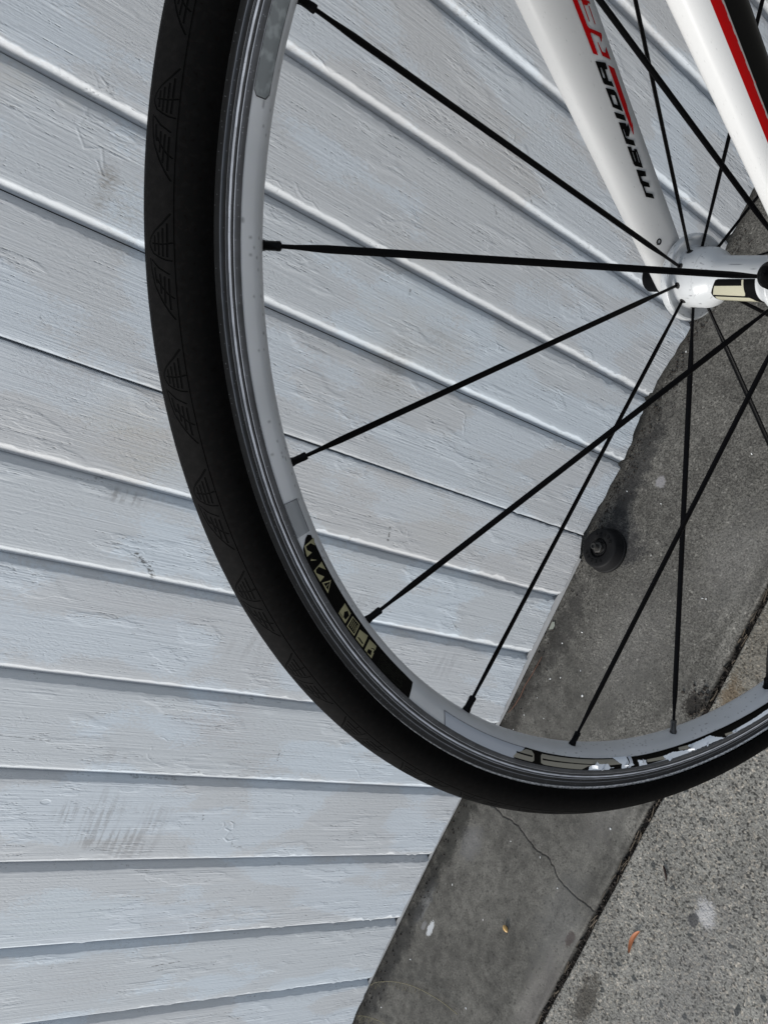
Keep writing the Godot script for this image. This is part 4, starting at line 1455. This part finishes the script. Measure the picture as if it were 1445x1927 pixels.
	tag(husk, "small amber seed husk lying on the dark concrete strip", "seed")
	# grass stems
	var g := [[-721, -10, -700, 2, -675, 26, -650, 58, -630, 96, -619, 126], [-762, -6, -745, 10, -728, 34, -720, 52]]
	var says := ["long dry grass stem with thin branches near the foot of the boards", "short dry grass stem tucked in the bottom corner under the boards"]
	for k in 2:
		var mb := MB.new()
		var pts := []
		var rad := []
		var c := Curve3D.new()
		for i in range(0, g[k].size(), 2):
			c.add_point(Vector3(g[k][i] * 0.001, GROUND + 0.0018 + 0.003 * absf(sin(i * 0.7)), g[k][i + 1] * 0.001))
		var bp := c.get_baked_points()
		for i in 25:
			var p: Vector3 = c.sample_baked(c.get_baked_length() * i / 24.0, true)
			pts.append(p)
			rad.append(lerpf(0.00025, 0.00045, i / 24.0))
		mb.tube(pts, rad, 6)
		for i in range(3, 16):
			for s in 2:
				var p: Vector3 = pts[i]
				var d := Vector3(-rng.randf_range(0.002, 0.010), rng.randf_range(0.0, 0.001), rng.randf_range(-0.003, 0.007))
				mb.tube([p, p + d * 0.5 + Vector3(0, 0.0008, 0), p + d], [0.00015, 0.00013, 0.00022], 4)
		tag(put("grass_stem", mb.mesh(), M.dry_grass), says[k], "grass stem")
	var rb := MB.new()
	rb.tube([Vector3(-0.303, GROUND + 0.001, 0.001), Vector3(-0.290, GROUND + 0.001, 0.005), Vector3(-0.276, GROUND + 0.0012, 0.007), Vector3(-0.262, GROUND + 0.001, 0.006), Vector3(-0.247, GROUND + 0.001, 0.008), Vector3(-0.221, GROUND + 0.0012, 0.010)], [0.0003, 0.0005, 0.0006, 0.0005, 0.0005, 0.0003], 6)
	tag(put("rootlet", rb.mesh(), M.root_red), "thin rusty brown rootlet beside the grey strip under the boards", "root")


func make_materials() -> void:
	make_srgb()
	mat("dark_timber", Color(0.03, 0.028, 0.026), 0.9)
	mat("grey_strip", Color(0.42, 0.425, 0.43), 0.55)
	mat("spoke_black", Color(0.002, 0.002, 0.0023), 0.28, 0.0, 0.17)
	mat("nipple_black", Color(0.003, 0.003, 0.0035), 0.35, 0.0, 0.18)
	mat("nipple_worn", Color(0.04, 0.04, 0.04), 0.3, 0.4)
	mat("grime", Color(0.008, 0.008, 0.008), 0.8)
	mat("black_plastic", Color(0.003, 0.003, 0.0034), 0.45, 0.0, 0.15)
	mat("steel", Color(0.35, 0.35, 0.36), 0.35, 0.8)
	mat("torn_paper", Color(0.72, 0.74, 0.77), 0.7)
	mat("stop_rubber", Color(0.0075, 0.0075, 0.008), 0.62, 0.0, 0.25)
	mat("dull_bolt", Color(0.030, 0.029, 0.027), 0.5, 0.3)
	mat("dirt", Color(0.022, 0.017, 0.013), 0.95)
	mat("straw", Color(0.085, 0.066, 0.045), 0.85)
	mat("chip_white", Color(0.72, 0.72, 0.71), 0.6)
	mat("flake_green", Color(0.27, 0.285, 0.245), 0.75)
	mat("leaf_orange", Color(0.30, 0.10, 0.035), 0.7)
	mat("bark", Color(0.035, 0.018, 0.014), 0.85)
	mat("husk", Color(0.55, 0.34, 0.12), 0.4)
	mat("dry_grass", Color(0.17, 0.15, 0.09), 0.75)
	mat("root_red", Color(0.11, 0.05, 0.03), 0.85)
	mat("white_gloss", Color(0.78, 0.78, 0.77), 0.28)
	var hubp := mat("hub_paint", Color.WHITE, 0.32)
	var n := layer(256, 256, 85, 0.10, 4)
	var n2 := layer(256, 256, 86, 0.02, 3)
	var col := PackedByteArray()
	col.resize(256 * 256 * 3)
	for p in 256 * 256:
		var k := 0.50
		if n[p] > 205 and n2[p] > 120:
			k *= 0.45
		col[p * 3] = srgb[int(k * 0.985 * 1024)]
		col[p * 3 + 1] = srgb[int(k * 1024)]
		col[p * 3 + 2] = srgb[int(k * 1.02 * 1024)]
	hubp.albedo_texture = tex_rgb(256, 256, col)
	tyre_material()
	brake_material()
	lip_material()
	rim_material()
	blade_material()


func _ready() -> void:
	rng.seed = 20240611
	var cam := Camera3D.new()
	cam.name = "camera"
	cam.fov = 64.90
	cam.near = 0.02
	cam.far = 900.0
	var fwd := Vector3(-0.1621, -0.5832, -0.7960).normalized()
	var up := Vector3(0.9049, 0.2339, -0.3556)
	var right := fwd.cross(up).normalized()
	cam.transform = Transform3D(Basis(right, right.cross(fwd), -fwd), Vector3(0.0123, 0.7228, 0.6102))
	add_child(cam)
	cam.current = true

	var sky := ProceduralSkyMaterial.new()
	sky.sky_top_color = Color(0.80, 0.85, 0.92)
	sky.sky_horizon_color = Color(0.74, 0.77, 0.81)
	sky.sky_curve = 0.25
	sky.ground_horizon_color = Color(0.36, 0.36, 0.36)
	sky.ground_bottom_color = Color(0.30, 0.30, 0.30)
	sky.sun_angle_max = 1.0
	var env := Environment.new()
	env.background_mode = Environment.BG_SKY
	env.sky = Sky.new()
	env.sky.sky_material = sky
	env.background_energy_multiplier = 0.29
	env.tonemap_mode = Environment.TONE_MAPPER_LINEAR
	env.tonemap_exposure = 3.12
	env.sdfgi_enabled = true
	env.ssao_enabled = true
	env.ssil_enabled = true
	var world := WorldEnvironment.new()
	world.name = "world_environment"
	world.environment = env
	add_child(world)

	var sun := DirectionalLight3D.new()
	sun.name = "sun"
	sun.light_energy = 0.50
	sun.light_angular_distance = 22.0
	sun.light_color = Color(1.0, 0.99, 0.975)
	sun.shadow_enabled = true
	add_child(sun)
	sun.look_at_from_position(Vector3(-0.90, 0.36, 0.27), Vector3.ZERO, Vector3.UP)

	make_materials()
	build_ground()
	build_boards()
	build_bicycle()
	build_door_stop()
	build_litter()
